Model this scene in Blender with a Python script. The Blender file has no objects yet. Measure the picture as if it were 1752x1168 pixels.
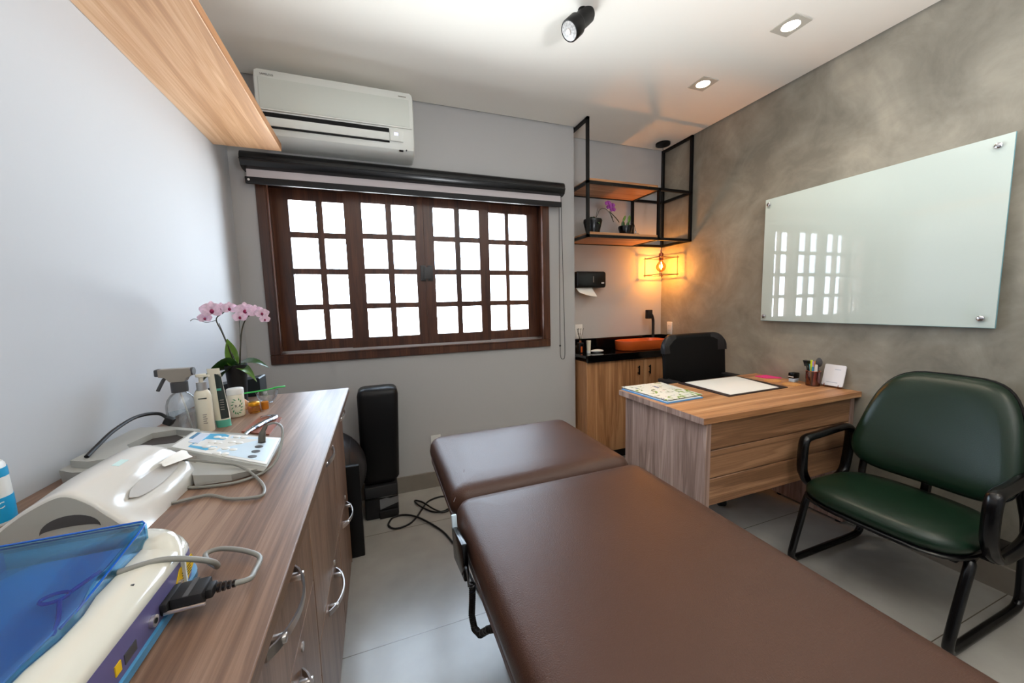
import bpy, bmesh, math, random
from math import sin, cos, pi, radians
from mathutils import Vector, Matrix
random.seed(7)
S = bpy.context.scene
COL = S.collection

# ------------------------------------------------------------------ camera
yaw, pitch, roll = 0.352287, 0.101288, -0.024304
CAM_Z = 1.2872
fwd = Vector((sin(yaw)*cos(pitch), cos(yaw)*cos(pitch), -sin(pitch)))
right = Vector((cos(yaw), -sin(yaw), 0)); up0 = right.cross(fwd)
rr = cos(roll)*right + sin(roll)*up0
uu = -sin(roll)*right + cos(roll)*up0
cd = bpy.data.cameras.new('camera'); cam = bpy.data.objects.new('camera', cd); COL.objects.link(cam)
M = Matrix((rr, uu, -fwd)).transposed().to_4x4(); M.translation = (0, 0, CAM_Z)
cam.matrix_world = M
cd.sensor_width = 36; cd.lens = 36*626.695/1752; cd.clip_start = .02; cd.clip_end = 100
S.camera = cam

# ------------------------------------------------------------------ light
S.view_settings.view_transform = 'Standard'; S.view_settings.look = 'None'
S.view_settings.gamma = 1; S.view_settings.use_curve_mapping = False
S.view_settings.exposure = 0.1
w = bpy.data.worlds.new('daylight'); S.world = w; w.use_nodes = True
# overcast blue-white sky above, sunlit pale yard below the horizon (throws light up to the ceiling)
wn = w.node_tree.nodes; wl = w.node_tree.links; bg = wn['Background']
SKY, GROUND = (12.5, 15, 18), (29, 30.5, 31.5)
tcw = wn.new('ShaderNodeTexCoord'); sx = wn.new('ShaderNodeSeparateXYZ'); rw = wn.new('ShaderNodeMapRange'); mw = wn.new('ShaderNodeMix'); mw.data_type = 'VECTOR'
rw.inputs['From Min'].default_value = -.12; rw.inputs['From Max'].default_value = .05
mw.inputs[4].default_value = GROUND; mw.inputs[5].default_value = SKY
wl.new(tcw.outputs['Generated'], sx.inputs[0]); wl.new(sx.outputs[2], rw.inputs['Value']); wl.new(rw.outputs['Result'], mw.inputs[0]); wl.new(mw.outputs[1], bg.inputs['Color'])
def light(name, typ, loc, power, color, rot=(0,0,0), **kw):
    l = bpy.data.lights.new(name, typ); l.energy = power; l.color = color
    for k, v in kw.items(): setattr(l, k, v)
    o = bpy.data.objects.new(name, l); o.location = loc; o.rotation_euler = rot; COL.objects.link(o); return o
pt = light('window_portal', 'AREA', (.325, 2.74, 1.52), 1, (1,1,1), (radians(-90), 0, 0), shape='RECTANGLE', size=1.78, size_y=1.04)
pt.data.cycles.is_portal = True
light('added_ceiling_fill', 'AREA', (.9, -.3, 1.5), 60, (.93, .96, 1), (radians(180), 0, 0), shape='SQUARE', size=.4)  # added unseen fill light behind the camera, aimed up to brighten the ceiling
DOWN = [(1.966, 1.322), (1.955, 1.822), (1.96, .32), (.35, -.7), (1.5, -.8)]
for i, (x, y) in enumerate(DOWN):
    light('downlight_beam', 'SPOT', (x, y, 2.575), 12 if i < 3 else 8, (1, .86, .68), (0, 0, 0), spot_size=radians(125), spot_blend=.9, shadow_soft_size=.03)
light('pendant_glow', 'POINT', (2.34, 2.575, 1.575), 19, (1, .54, .13), shadow_soft_size=.016)
S.cycles.max_bounces = 10; S.cycles.diffuse_bounces = 6; S.cycles.transparent_max_bounces = 16
S.cycles.sample_clamp_indirect = 8; S.cycles.caustics_reflective = False; S.cycles.caustics_refractive = False

# ------------------------------------------------------------------ materials
def lin(c):
    return tuple(((v/255/12.92) if v/255 <= .04045 else ((v/255+.055)/1.055)**2.4) for v in c) + (1,)
def mat(name, rgb=(200,200,200), rough=.5, metal=0, spec=.5, coat=0, emit=None, es=1, trans=0, alpha=1, ior=1.45, noise=0, nscale=30, bump=0, bscale=200, sheen=0):
    m = bpy.data.materials.new(name); m.use_nodes = True
    nt = m.node_tree; b = nt.nodes['Principled BSDF']; I = b.inputs
    I['Base Color'].default_value = lin(rgb); I['Roughness'].default_value = rough; I['Metallic'].default_value = metal
    I['Specular IOR Level'].default_value = spec; I['Coat Weight'].default_value = coat; I['Coat Roughness'].default_value = .1 if coat < .9 else .02
    I['Transmission Weight'].default_value = trans; I['Alpha'].default_value = alpha; I['IOR'].default_value = ior
    if emit: I['Emission Color'].default_value = lin(emit); I['Emission Strength'].default_value = es
    tc = nt.nodes.new('ShaderNodeTexCoord')
    if noise:
        n = nt.nodes.new('ShaderNodeTexNoise'); n.inputs['Scale'].default_value = nscale; n.inputs['Detail'].default_value = 4
        nt.links.new(tc.outputs['Object'], n.inputs['Vector'])
        r = nt.nodes.new('ShaderNodeValToRGB'); c = lin(rgb)
        r.color_ramp.elements[0].position = .35; r.color_ramp.elements[1].position = .65
        r.color_ramp.elements[0].color = tuple(max(0, v*(1-noise)) for v in c[:3])+(1,)
        r.color_ramp.elements[1].color = tuple(min(1, v*(1+noise)) for v in c[:3])+(1,)
        nt.links.new(n.outputs['Fac'], r.inputs['Fac']); nt.links.new(r.outputs['Color'], I['Base Color'])
    if bump:
        n = nt.nodes.new('ShaderNodeTexNoise'); n.inputs['Scale'].default_value = bscale
        nt.links.new(tc.outputs['Object'], n.inputs['Vector'])
        bp = nt.nodes.new('ShaderNodeBump'); bp.inputs['Strength'].default_value = bump; bp.inputs['Distance'].default_value = .002
        nt.links.new(n.outputs['Fac'], bp.inputs['Height']); nt.links.new(bp.outputs['Normal'], I['Normal'])
    return m
def wood(name, axis, dark, mid, pale, rough=.42, scale=1.0):
    m = bpy.data.materials.new(name); m.use_nodes = True
    nt = m.node_tree; N = nt.nodes; L = nt.links; b = N['Principled BSDF']
    b.inputs['Roughness'].default_value = rough; b.inputs['Specular IOR Level'].default_value = .5
    tc = N.new('ShaderNodeTexCoord')
    def mapped(s_along, s_across):
        mp = N.new('ShaderNodeMapping'); s = [s_across*scale]*3; s[axis] = s_along*scale
        mp.inputs['Scale'].default_value = s; L.new(tc.outputs['Object'], mp.inputs['Vector']); return mp
    broad = N.new('ShaderNodeTexNoise'); broad.inputs['Scale'].default_value = 1; broad.inputs['Detail'].default_value = 3; broad.inputs['Distortion'].default_value = .8
    L.new(mapped(.8, 17).outputs[0], broad.inputs['Vector'])
    fine = N.new('ShaderNodeTexNoise'); fine.inputs['Scale'].default_value = 1; fine.inputs['Detail'].default_value = 6; fine.inputs['Roughness'].default_value = .7
    L.new(mapped(4, 210).outputs[0], fine.inputs['Vector'])
    rings = N.new('ShaderNodeMath'); rings.operation = 'SINE'
    mu = N.new('ShaderNodeMath'); mu.operation = 'MULTIPLY'; mu.inputs[1].default_value = 42
    L.new(broad.outputs['Fac'], mu.inputs[0]); L.new(mu.outputs[0], rings.inputs[0])
    a1 = N.new('ShaderNodeMath'); a1.operation = 'MULTIPLY_ADD'; a1.inputs[1].default_value = .06; L.new(rings.outputs[0], a1.inputs[0]); L.new(broad.outputs['Fac'], a1.inputs[2])
    a2 = N.new('ShaderNodeMath'); a2.operation = 'MULTIPLY_ADD'; a2.inputs[1].default_value = .6; L.new(fine.outputs['Fac'], a2.inputs[0]); L.new(a1.outputs[0], a2.inputs[2])
    r = N.new('ShaderNodeValToRGB'); e = r.color_ramp.elements
    e[0].position = .50; e[0].color = lin(dark); e[1].position = 1.08; e[1].color = lin(pale)
    k = e.new(.78); k.color = lin(mid)
    L.new(a2.outputs[0], r.inputs['Fac']); L.new(r.outputs['Color'], b.inputs['Base Color'])
    bp = N.new('ShaderNodeBump'); bp.inputs['Strength'].default_value = .12; bp.inputs['Distance'].default_value = .001
    L.new(fine.outputs['Fac'], bp.inputs['Height']); L.new(bp.outputs['Normal'], b.inputs['Normal'])
    return m
OAK = ((132,90,58), (178,126,84), (206,158,114))
GREY_OAK = ((90,66,52), (124,96,78), (150,122,102))
wood_x = wood('oak_laminate_along_x', 0, *OAK); wood_y = wood('oak_laminate_along_y', 1, *OAK); wood_z = wood('oak_laminate_upright', 2, *OAK)
gwood_y = wood('walnut_laminate_along_y', 1, *GREY_OAK, rough=.43, scale=1.2); gwood_z = wood('walnut_laminate_upright', 2, *GREY_OAK, rough=.4)
desk_side = wood('pale_laminate_upright', 2, (118,94,84), (164,136,124), (196,170,158), scale=1.1)
desk_front = wood('desk_laminate_along_x', 0, (100,70,48), (144,104,74), (174,132,98))
mahog_x = wood('mahogany_along_x', 0, (48,27,18), (76,43,28), (98,60,40), .3); mahog_z = wood('mahogany_upright', 2, (48,27,18), (76,43,28), (98,60,40), .3)

def concrete():
    m = bpy.data.materials.new('burnished_concrete_plaster'); m.use_nodes = True
    nt = m.node_tree; N = nt.nodes; L = nt.links; b = N['Principled BSDF']
    b.inputs['Roughness'].default_value = .58
    tc = N.new('ShaderNodeTexCoord')
    n1 = N.new('ShaderNodeTexNoise'); n1.inputs['Scale'].default_value = 2.0; n1.inputs['Detail'].default_value = 4; n1.inputs['Distortion'].default_value = .9; n1.inputs['Roughness'].default_value = .6
    n2 = N.new('ShaderNodeTexNoise'); n2.inputs['Scale'].default_value = 4.5; n2.inputs['Detail'].default_value = 6; n2.inputs['Distortion'].default_value = 1.1; n2.inputs['Roughness'].default_value = .7
    for n in (n1, n2): L.new(tc.outputs['Object'], n.inputs['Vector'])
    a = N.new('ShaderNodeMath'); a.operation = 'MULTIPLY_ADD'; a.inputs[1].default_value = .5
    L.new(n2.outputs['Fac'], a.inputs[0]); L.new(n1.outputs['Fac'], a.inputs[2])
    r = N.new('ShaderNodeValToRGB'); e = r.color_ramp.elements
    e[0].position = .52; e[0].color = lin((120,115,104)); e[1].position = .98; e[1].color = lin((168,162,148))
    k = e.new(.75); k.color = lin((144,139,127))
    L.new(a.outputs[0], r.inputs['Fac']); L.new(r.outputs['Color'], b.inputs['Base Color'])
    return m
def tiles():
    m = bpy.data.materials.new('polished_porcelain_tile'); m.use_nodes = True
    nt = m.node_tree; N = nt.nodes; L = nt.links; b = N['Principled BSDF']
    tc = N.new('ShaderNodeTexCoord')
    sp = N.new('ShaderNodeSeparateXYZ'); L.new(tc.outputs['Object'], sp.inputs[0])
    def joint(out, off, half):
        a = N.new('ShaderNodeMath'); a.operation = 'ADD'; a.inputs[1].default_value = off; L.new(out, a.inputs[0])
        d = N.new('ShaderNodeMath'); d.operation = 'PINGPONG'; d.inputs[1].default_value = half; L.new(a.outputs[0], d.inputs[0])
        c = N.new('ShaderNodeMath'); c.operation = 'LESS_THAN'; c.inputs[1].default_value = .0017; L.new(d.outputs[0], c.inputs[0]); return c
    jx = joint(sp.outputs[0], -.355 + 4.6, 1.15); jy = joint(sp.outputs[1], -1.617 + 7.45, .3725)
    mx = N.new('ShaderNodeMath'); mx.operation = 'MAXIMUM'; L.new(jx.outputs[0], mx.inputs[0]); L.new(jy.outputs[0], mx.inputs[1])
    n = N.new('ShaderNodeTexNoise'); n.inputs['Scale'].default_value = 3; n.inputs['Detail'].default_value = 5; L.new(tc.outputs['Object'], n.inputs['Vector'])
    r = N.new('ShaderNodeValToRGB'); r.color_ramp.elements[0].color = lin((146,143,138)); r.color_ramp.elements[1].color = lin((176,173,166)); r.color_ramp.elements[0].position = .3; r.color_ramp.elements[1].position = .7
    L.new(n.outputs['Fac'], r.inputs['Fac'])
    mix = N.new('ShaderNodeMix'); mix.data_type = 'RGBA'; L.new(mx.outputs[0], mix.inputs['Factor']); L.new(r.outputs['Color'], mix.inputs[6]); mix.inputs[7].default_value = lin((92,84,74))
    L.new(mix.outputs[2], b.inputs['Base Color'])
    b.inputs['Roughness'].default_value = .25; b.inputs['Specular IOR Level'].default_value = .75
    return m
def clear(name, tint, gloss=.08, rough=.02):
    m = bpy.data.materials.new(name); m.use_nodes = True; nt = m.node_tree; N = nt.nodes; L = nt.links
    for n in list(N): N.remove(n)
    o = N.new('ShaderNodeOutputMaterial'); t = N.new('ShaderNodeBsdfTransparent'); t.inputs[0].default_value = tint+(1,)
    g = N.new('ShaderNodeBsdfGlossy'); g.inputs['Roughness'].default_value = rough
    fr = N.new('ShaderNodeLayerWeight'); fr.inputs[0].default_value = .15
    ad = N.new('ShaderNodeMath'); ad.operation = 'MULTIPLY_ADD'; ad.inputs[1].default_value = .6; ad.inputs[2].default_value = gloss; L.new(fr.outputs['Fresnel'], ad.inputs[0])
    mx = N.new('ShaderNodeMixShader'); L.new(ad.outputs[0], mx.inputs[0]); L.new(t.outputs[0], mx.inputs[1]); L.new(g.outputs[0], mx.inputs[2]); L.new(mx.outputs[0], o.inputs[0])
    return m
paint_white = mat('white_wall_paint', (192,195,199), .75, bump=.05, bscale=90)
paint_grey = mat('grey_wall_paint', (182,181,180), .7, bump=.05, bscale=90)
paint_ceiling = mat('ceiling_paint', (238,234,226), .8)
m_concrete = concrete(); m_tiles = tiles()
base_tile = mat('baseboard_tile', (134,126,116), .35, noise=.06, nscale=8)
gap_dark = mat('shadow_gap_grey', (90,88,86), .9)
glass_pane = clear('window_glass', (.97,.98,.98), .04)
clear_plastic = clear('clear_plastic', (.93,.95,.96), .1, .05)
blue_plastic = clear('blue_transparent_acrylic', (.38,.70,.88), .06, .06)
amber = clear('amber_glass', (1,.66,.34), .05, .1)
honey_glass = clear('honey_glass', (.9,.55,.15), .12)
rose_glass = clear('smoked_rose_glass', (.72,.42,.38), .1)
water_m = clear('water_surface', (.86,.9,.92), .1)
black_steel = mat('black_powder_coated_steel', (8,8,9), .45, spec=.3)
black_gloss = mat('black_gloss_plastic', (6,6,8), .22)
black_matte = mat('black_matte_plastic', (22,22,24), .6)
black_vinyl = mat('black_vinyl', (9,9,11), .38, spec=.35, bump=.15, bscale=120)
black_rubber = mat('black_rubber', (34,33,36), .42)
black_granite = mat('black_granite', (8,8,10), .08, noise=.5, nscale=300)
brown_vinyl = mat('brown_vinyl_upholstery', (74,50,40), .36, spec=.36, noise=.04, nscale=5, bump=.35, bscale=420)
brown_edge = mat('brown_vinyl_edging', (90,62,54), .45)
green_vinyl = mat('dark_green_leatherette', (15,38,25), .33, bump=.12, bscale=300)
chrome = mat('chrome', (215,215,220), .12, metal=1)
brushed = mat('brushed_nickel', (222,216,212), .28, metal=1)
copper = mat('copper', (176,104,74), .3, metal=1)
white_plastic = mat('white_plastic', (226,226,222), .3)
ac_white = mat('air_conditioner_plastic', (230,232,226), .35)
ac_panel = mat('air_conditioner_front', (216,220,212), .3)
ivory = mat('ivory_gloss_shell', (216,215,203), .12, coat=.6)
lt_grey = mat('light_grey_shell', (168,168,162), .4)
gloss_white = mat('glossy_white_shell', (214,212,206), .3, coat=.6)
black_void = mat('dark_opening', (8,8,8), .8)
white_glass = mat('white_back_painted_glass', (206,219,214), .02, spec=.9, coat=1)
glass_edge = mat('green_glass_edge', (120,165,175), .1)
orange_m = mat('orange_ceramic', (196,88,34), .35)
paper = mat('paper', (240,238,232), .7)
cream = mat('cream_plastic', (228,222,202), .32)
label_black = mat('black_label', (20,34,30), .4)
teal = mat('teal_cap', (88,170,148), .35)
taupe = mat('taupe_plastic', (150,142,132), .4)
dkgrey = mat('dark_grey_plastic', (70,70,72), .45)
leafm = mat('glossy_leaf', (44,78,34), .3, noise=.25, nscale=25)
leafm2 = mat('young_leaf', (88,122,44), .3, noise=.2, nscale=25)
petal = mat('pink_petal', (236,206,226), .5, noise=.14, nscale=90)
petal_c = mat('magenta_lip', (150,30,84), .45)
purple_petal = mat('purple_petal', (140,50,140), .5)
stemm = mat('dark_stem', (52,50,30), .5)
gold = mat('gold_lid', (214,150,40), .3, metal=.8)
spat_green = mat('green_plastic', (44,190,80), .35)
tan = mat('tan_wood', (190,140,96), .5)
leather = mat('copper_leather', (150,92,74), .3)
lavender = mat('purple_grey_panel', (96,92,138), .4)
base_blue = mat('blue_base_plastic', (72,136,178), .3)
yellow = mat('yellow_label', (226,186,24), .5)
cable_grey = mat('grey_cable', (132,132,126), .4)
cable_blk = mat('black_cable', (18,18,20), .4)
sky_blue = mat('sky_blue_print', (70,166,208), .35)
pale_blue = mat('pale_blue_print', (206,226,240), .35)
label_blue = mat('blue_bottle_label', (24,150,200), .35)
lamp_glow = mat('lamp_glow', (255,255,255), .5, emit=(255,236,206), es=30)
filament = mat('filament_glow', (255,190,90), .5, emit=(255,178,70), es=60)
display_glow = mat('display_glow', (220,220,255), .5, emit=(214,214,255), es=1.2)
cork = mat('cork', (206,150,90), .8, noise=.15, nscale=200)
pink = mat('pink_sticky', (232,60,140), .6)
trim_white = mat('lamp_trim_white', (186,182,172), .5)
blind_fabric = mat('grey_blind_fabric', (196,188,190), .8)

# ------------------------------------------------------------------ mesh helpers
class MB:
    def __init__(s): s.bm = bmesh.new()
    def _add(s, verts, faces):
        vs = [s.bm.verts.new(v) for v in verts]
        for f in faces:
            try: s.bm.faces.new([vs[i] for i in f])
            except ValueError: pass
        return s
    def box(s, x0, x1, y0, y1, z0, z1, r=0, seg=2, rot=None, at=None):
        b = bmesh.new(); bmesh.ops.create_cube(b, size=1)
        for v in b.verts:
            v.co = Vector(((x0+x1)/2+v.co.x*(x1-x0), (y0+y1)/2+v.co.y*(y1-y0), (z0+z1)/2+v.co.z*(z1-z0)))
        if r: bmesh.ops.bevel(b, geom=b.edges[:], offset=r, segments=seg, profile=.5, affect='EDGES')
        if rot is not None:
            c = Vector(at) if at else Vector(((x0+x1)/2, (y0+y1)/2, (z0+z1)/2))
            for v in b.verts: v.co = rot @ (v.co-c) + c
        me = bpy.data.meshes.new('x'); b.to_mesh(me); b.free(); s.bm.from_mesh(me); bpy.data.meshes.remove(me); return s
    def rings(s, rings, cap=True, closed=False):
        base = []
        for rg in rings: base.append([s.bm.verts.new(p) for p in rg])
        n = len(base[0]); m = len(base)
        for i in range(m if closed else m-1):
            a, b = base[i], base[(i+1) % m]
            for j in range(n): 
                try: s.bm.faces.new((a[j], a[(j+1) % n], b[(j+1) % n], b[j]))
                except ValueError: pass
        if cap and not closed:
            s.bm.faces.new(base[0][::-1]); s.bm.faces.new(base[-1])
        return s
    def lathe(s, c, prof, n=24, cap=True, sx=1, sy=1, fn=None):
        R = []
        for r, z in prof:
            rg = [Vector((c[0]+r*cos(2*pi*k/n)*sx, c[1]+r*sin(2*pi*k/n)*sy, c[2]+z)) for k in range(n)]
            if fn: rg = [fn(p) for p in rg]
            R.append(rg)
        return s.rings(R, cap)
    def tube(s, pts, r, n=8, smooth=0, closed=False):
        P = [Vector(p) for p in pts]
        if smooth:
            Q = []; m = len(P)
            for i in range(m if closed else m-1):
                if closed: p0, p1, p2, p3 = P[i-1], P[i], P[(i+1) % m], P[(i+2) % m]
                else: p0, p1, p2, p3 = P[max(i-1, 0)], P[i], P[i+1], P[min(i+2, m-1)]
                for k in range(smooth):
                    t = k/smooth
                    Q.append(.5*((2*p1)+(p2-p0)*t+(2*p0-5*p1+4*p2-p3)*t*t+(3*p1-p0-3*p2+p3)*t**3))
            if not closed: Q.append(P[-1])
            P = Q
        m = len(P); rs = r if isinstance(r, (list, tuple)) else None
        T = []
        for i in range(m):
            a = P[i-1] if (i or closed) else P[i]; b = P[(i+1) % m] if (i < m-1 or closed) else P[i]
            d = b-a; T.append(d.normalized() if d.length > 1e-9 else Vector((0,0,1)))
        ref = Vector((0,0,1)) if abs(T[0].z) < .9 else Vector((1,0,0))
        u = T[0].cross(ref).normalized(); R = []
        for i in range(m):
            u = (u - T[i]*u.dot(T[i])); u = u.normalized() if u.length > 1e-6 else T[i].orthogonal().normalized()
            v = T[i].cross(u)
            rad = r if not rs else (rs[0]+(rs[1]-rs[0])*i/(m-1) if len(rs) == 2 else rs[min(int(i*len(rs)/m), len(rs)-1)])
            R.append([P[i]+rad*(cos(2*pi*k/n)*u+sin(2*pi*k/n)*v) for k in range(n)])
        return s.rings(R, not closed, closed)
    def cyl(s, a, b, r, n=20, r2=None): return s.tube([a, b], [r, r if r2 is None else r2], n)
    def prism(s, poly, z0, z1):
        return s.rings([[Vector((x, y, z)) for x, y in poly] for z in (z0, z1)])
    def bar(s, a, b, w):   # square bar
        a, b = Vector(a), Vector(b); h = w/2
        return s.box(min(a.x,b.x)-h, max(a.x,b.x)+h, min(a.y,b.y)-h, max(a.y,b.y)+h, min(a.z,b.z)-h, max(a.z,b.z)+h)
    def xform(s, f):
        for v in s.bm.verts: v.co = f(v.co)
        return s
def rrect(x0, x1, y0, y1, r, n=6):
    r = min(r, (x1-x0)/2-1e-4, (y1-y0)/2-1e-4); out = []
    for cx, cy, a0 in ((x1-r, y1-r, 0), (x0+r, y1-r, 90), (x0+r, y0+r, 180), (x1-r, y0+r, 270)):
        for k in range(n+1):
            a = radians(a0+90*k/n); out.append((cx+r*cos(a), cy+r*sin(a)))
    return out
def loft(x0, x1, y0, y1, r, prof, n=6, mp=None):
    """rounded-rectangle rings; prof = [(inset, height)...]"""
    b = MB(); R = []
    for ins, z in prof:
        R.append([Vector((x, y, z)) if mp is None else mp(x, y, z) for x, y in rrect(x0+ins, x1-ins, y0+ins, y1-ins, max(r-ins*.6, .004), n)])
    return b.rings(R)
ORG = {}
def part(name, mb, m, parent=None, smooth=40, kind=None):
    bm = mb.bm; bmesh.ops.recalc_face_normals(bm, faces=bm.faces[:])
    org = ORG.get(parent.name, Vector((0,0,0))) if parent else None
    if parent is None:
        xs = [v.co for v in bm.verts]
        org = Vector(((min(v.x for v in xs)+max(v.x for v in xs))/2, (min(v.y for v in xs)+max(v.y for v in xs))/2, min(v.z for v in xs)))
    for v in bm.verts: v.co -= org
    me = bpy.data.meshes.new(name); bm.to_mesh(me); bm.free()
    for p in me.polygons: p.use_smooth = True
    me.set_sharp_from_angle(angle=radians(smooth))
    me.materials.append(m)
    o = bpy.data.objects.new(name, me); COL.objects.link(o)
    if parent: o.parent = parent; ORG[o.name] = org
    else: o.location = org; ORG[o.name] = org
    if kind: o['kind'] = kind
    return o
def tag(o, label, cat, group=None):
    o['label'] = label; o['category'] = cat
    if group: o['group'] = group
    return o
def thing(name, label, cat, loc, group=None):
    o = bpy.data.objects.new(name, None); o.empty_display_size = .05; COL.objects.link(o); o.location = loc; ORG[o.name] = Vector(loc)
    return tag(o, label, cat, group)
def solo(name, mb, m, label, cat, group=None, smooth=40): return tag(part(name, mb, m, None, smooth), label, cat, group)
def struct(name, mb, m, smooth=40): return part(name, mb, m, None, smooth, 'structure')
def lettering(txt, size, origin, ux, uy, m, parent, depth=.0004, name='lettering', align='LEFT'):
    """flat raised text: ux, uy = world directions of reading and of up"""
    c = bpy.data.curves.new(name, 'FONT'); c.body = txt; c.size = size; c.extrude = depth; c.align_x = align; c.resolution_u = 2
    o = bpy.data.objects.new('tmp', c); COL.objects.link(o); bpy.context.view_layer.update()
    me = bpy.data.meshes.new_from_object(o.evaluated_get(bpy.context.evaluated_depsgraph_get()))
    COL.objects.unlink(o); bpy.data.objects.remove(o)
    ux = Vector(ux).normalized(); uy = Vector(uy).normalized(); uz = ux.cross(uy); org = Vector(origin)
    b = MB(); b.bm.from_mesh(me); bpy.data.meshes.remove(me)
    b.xform(lambda v: org+ux*v.x+uy*v.y+uz*v.z)
    return part(name, b, m, parent)
XL, XR, YW, YA, ZC, XE = -.729, 2.476, 2.559, 2.715, 2.6, 1.477
YB = -1.7
exec_parts = []

# ------------------------------------------------------------------ room shell
struct('floor', MB().box(XL-.1, XR+.1, YB-.1, YA+.1, -.1, 0), m_tiles)
struct('ceiling', MB().box(XL-.02, XR-.014, YB-.1, YW-.014, ZC, ZC+.012).box(XE+.01, XR-.014, YW-.014, YA-.012, ZC, ZC+.012), paint_ceiling)
struct('ceiling_slab', MB().box(XL-.1, XR+.1, YB-.1, YA+.1, ZC+.05, ZC+.15), gap_dark)
struct('wall_left', MB().box(XL-.1, XL, YB-.1, YA+.1, 0, ZC+.05), paint_white)
struct('wall_right', MB().box(XR, XR+.1, YB-.1, YA+.1, 0, ZC+.05), m_concrete)
struct('wall_back', MB().box(XL, XR, YB-.1, YB, 0, ZC+.05), paint_white)
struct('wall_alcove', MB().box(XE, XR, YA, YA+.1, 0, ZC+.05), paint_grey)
OX0, OX1, OZ0, OZ1 = -.575, 1.222, 1.0, 2.04
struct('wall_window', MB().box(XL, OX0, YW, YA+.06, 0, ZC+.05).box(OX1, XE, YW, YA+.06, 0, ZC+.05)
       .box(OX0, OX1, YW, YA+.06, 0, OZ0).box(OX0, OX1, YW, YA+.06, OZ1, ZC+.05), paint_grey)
struct('baseboard_window', MB().box(XL, XE, YW-.012, YW, 0, .115, .002, 1), base_tile)
struct('baseboard_right', MB().box(XR-.012, XR, YB, YA, 0, .115, .002, 1), base_tile)

# ------------------------------------------------------------------ window
win = bpy.data.objects.new('window_1', None); COL.objects.link(win); win.location = (.325, YW, OZ0); ORG['window_1'] = Vector(win.location); win['kind'] = 'structure'
cx0, cx1, cz0, cz1 = -.608, 1.254, .958, 2.085
def frame_box(x0, x1, z0, z1, y0, y1, t, tz=None, r=.003):
    tz = tz or t; b = MB()
    b.box(x0, x1, y0, y1, z0, z0+tz, r, 1).box(x0, x1, y0, y1, z1-tz, z1, r, 1)
    b.box(x0, x0+t, y0, y1, z0+tz, z1-tz, r, 1).box(x1-t, x1, y0, y1, z0+tz, z1-tz, r, 1); return b
part('casing', frame_box(cx0, cx1, cz0, cz1, YW-.018, YW, .058), mahog_z, win)
part('casing_lip', frame_box(cx0+.05, cx1-.05, cz0+.05, cz1-.05, YW-.024, YW+.004, .009), mahog_z, win)
part('jamb', frame_box(OX0, OX1, OZ0, OZ1, YW, YA+.055, .014), mahog_z, win)
t = MB()
for y in (YW+.045, YW+.085, YW+.125): t.box(OX0+.014, OX1-.014, y-.004, y+.004, OZ0+.014, OZ0+.026)
part('sill_track', t, brushed, win)
def sash(x0, x1, y, cols, name):
    z0, z1, th = 1.027, 2.027, .034; b = MB(); g = MB()
    zr0, zr1, mz = 1.092, 1.957, .036
    b.box(x0, x1, y, y+th, z0, zr0).box(x0, x1, y, y+th, zr1, z1)
    xs = [x0, cols[0][0], cols[0][1], cols[1][0], cols[1][1], x1]
    for i in (0, 2, 4): b.box(xs[i], xs[i+1], y, y+th, zr0, zr1)
    ph = (zr1-zr0-3*mz)/4
    for k in range(3):
        z = zr0+ph*(k+1)+mz*k
        for c in cols: b.box(c[0], c[1], y+.004, y+th-.004, z, z+mz)
    p = part(name, b, mahog_z, win)
    for c in cols: g.box(c[0]-.004, c[1]+.004, y+th/2-.002, y+th/2+.002, zr0-.003, zr1+.003)
    part('pane', g, glass_pane, p)
sash(-.562, -.098, YW+.088, ((-.468, -.318), (-.281, -.137)), 'sash')
sash(-.156, .3432, YW+.048, ((-.051, .094), (.132, .276)), 'sash')
sash(.3438, .792, YW+.048, ((.403, .549), (.586, .727)), 'sash')
sash(.77, 1.209, YW+.088, ((.812, .938), (.968, 1.115)), 'sash')
part('meeting_strip', MB().box(.336, .351, YW+.042, YW+.0485, 1.03, 2.024).box(.338, .349, YW+.0815, YW+.086, 1.03, 2.024), mahog_z, win)
part('latch', MB().box(.302, .336, YW+.034, YW+.048, 1.462, 1.566, .003).box(.35, .384, YW+.034, YW+.048, 1.462, 1.566, .003).box(.322, .366, YW+.026, YW+.034, 1.475, 1.553, .002), dkgrey, win)


# ------------------------------------------------------------------ roller blind
bl = thing('roller_blind', 'rolled-up grey roller blind with black cassette above the wooden window', 'blind', (.34, YW-.05, 2.0))
y0 = 2.47
cass = [(YW-.002, 2.072), (YW-.06, 2.072), (2.472, 2.083), (2.462, 2.105), (2.462, 2.135), (2.472, 2.155), (2.49, 2.166), (YW-.002, 2.166)]
b = MB().rings([[Vector((x, y, z)) for y, z in cass] for x in (-.652, 1.348)])
part('cassette', b, black_gloss, bl)
part('cassette_ridge', MB().box(-.654, 1.35, 2.459, 2.464, 2.113, 2.118), black_matte, bl)
part('blind_cloth', MB().box(-.632, 1.328, 2.497, 2.499, 2.0, 2.08), blind_fabric, bl)
bb = part('bottom_bar', MB().box(-.64, 1.334, 2.489, 2.507, 1.994, 2.03, .003), black_matte, bl)
part('badge', MB().cyl((-.622, 2.4885, 2.013), (-.622, 2.487, 2.013), .006, 14), white_plastic, bb)
pts = [(1.318, 2.50, 2.07), (1.316, 2.502, 1.6), (1.314, 2.502, 1.0), (1.318, 2.503, .88), (1.336, 2.505, .855), (1.354, 2.506, .875), (1.356, 2.506, 1.0), (1.345, 2.506, 1.6), (1.335, 2.503, 2.07)]
part('pull_chain', MB().tube(pts, .0022, 6, 6), cable_blk, bl)
part('chain_joiner', MB().cyl((1.314, 2.502, .955), (1.314, 2.502, .967), .006, 10), black_matte, bl)

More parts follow.
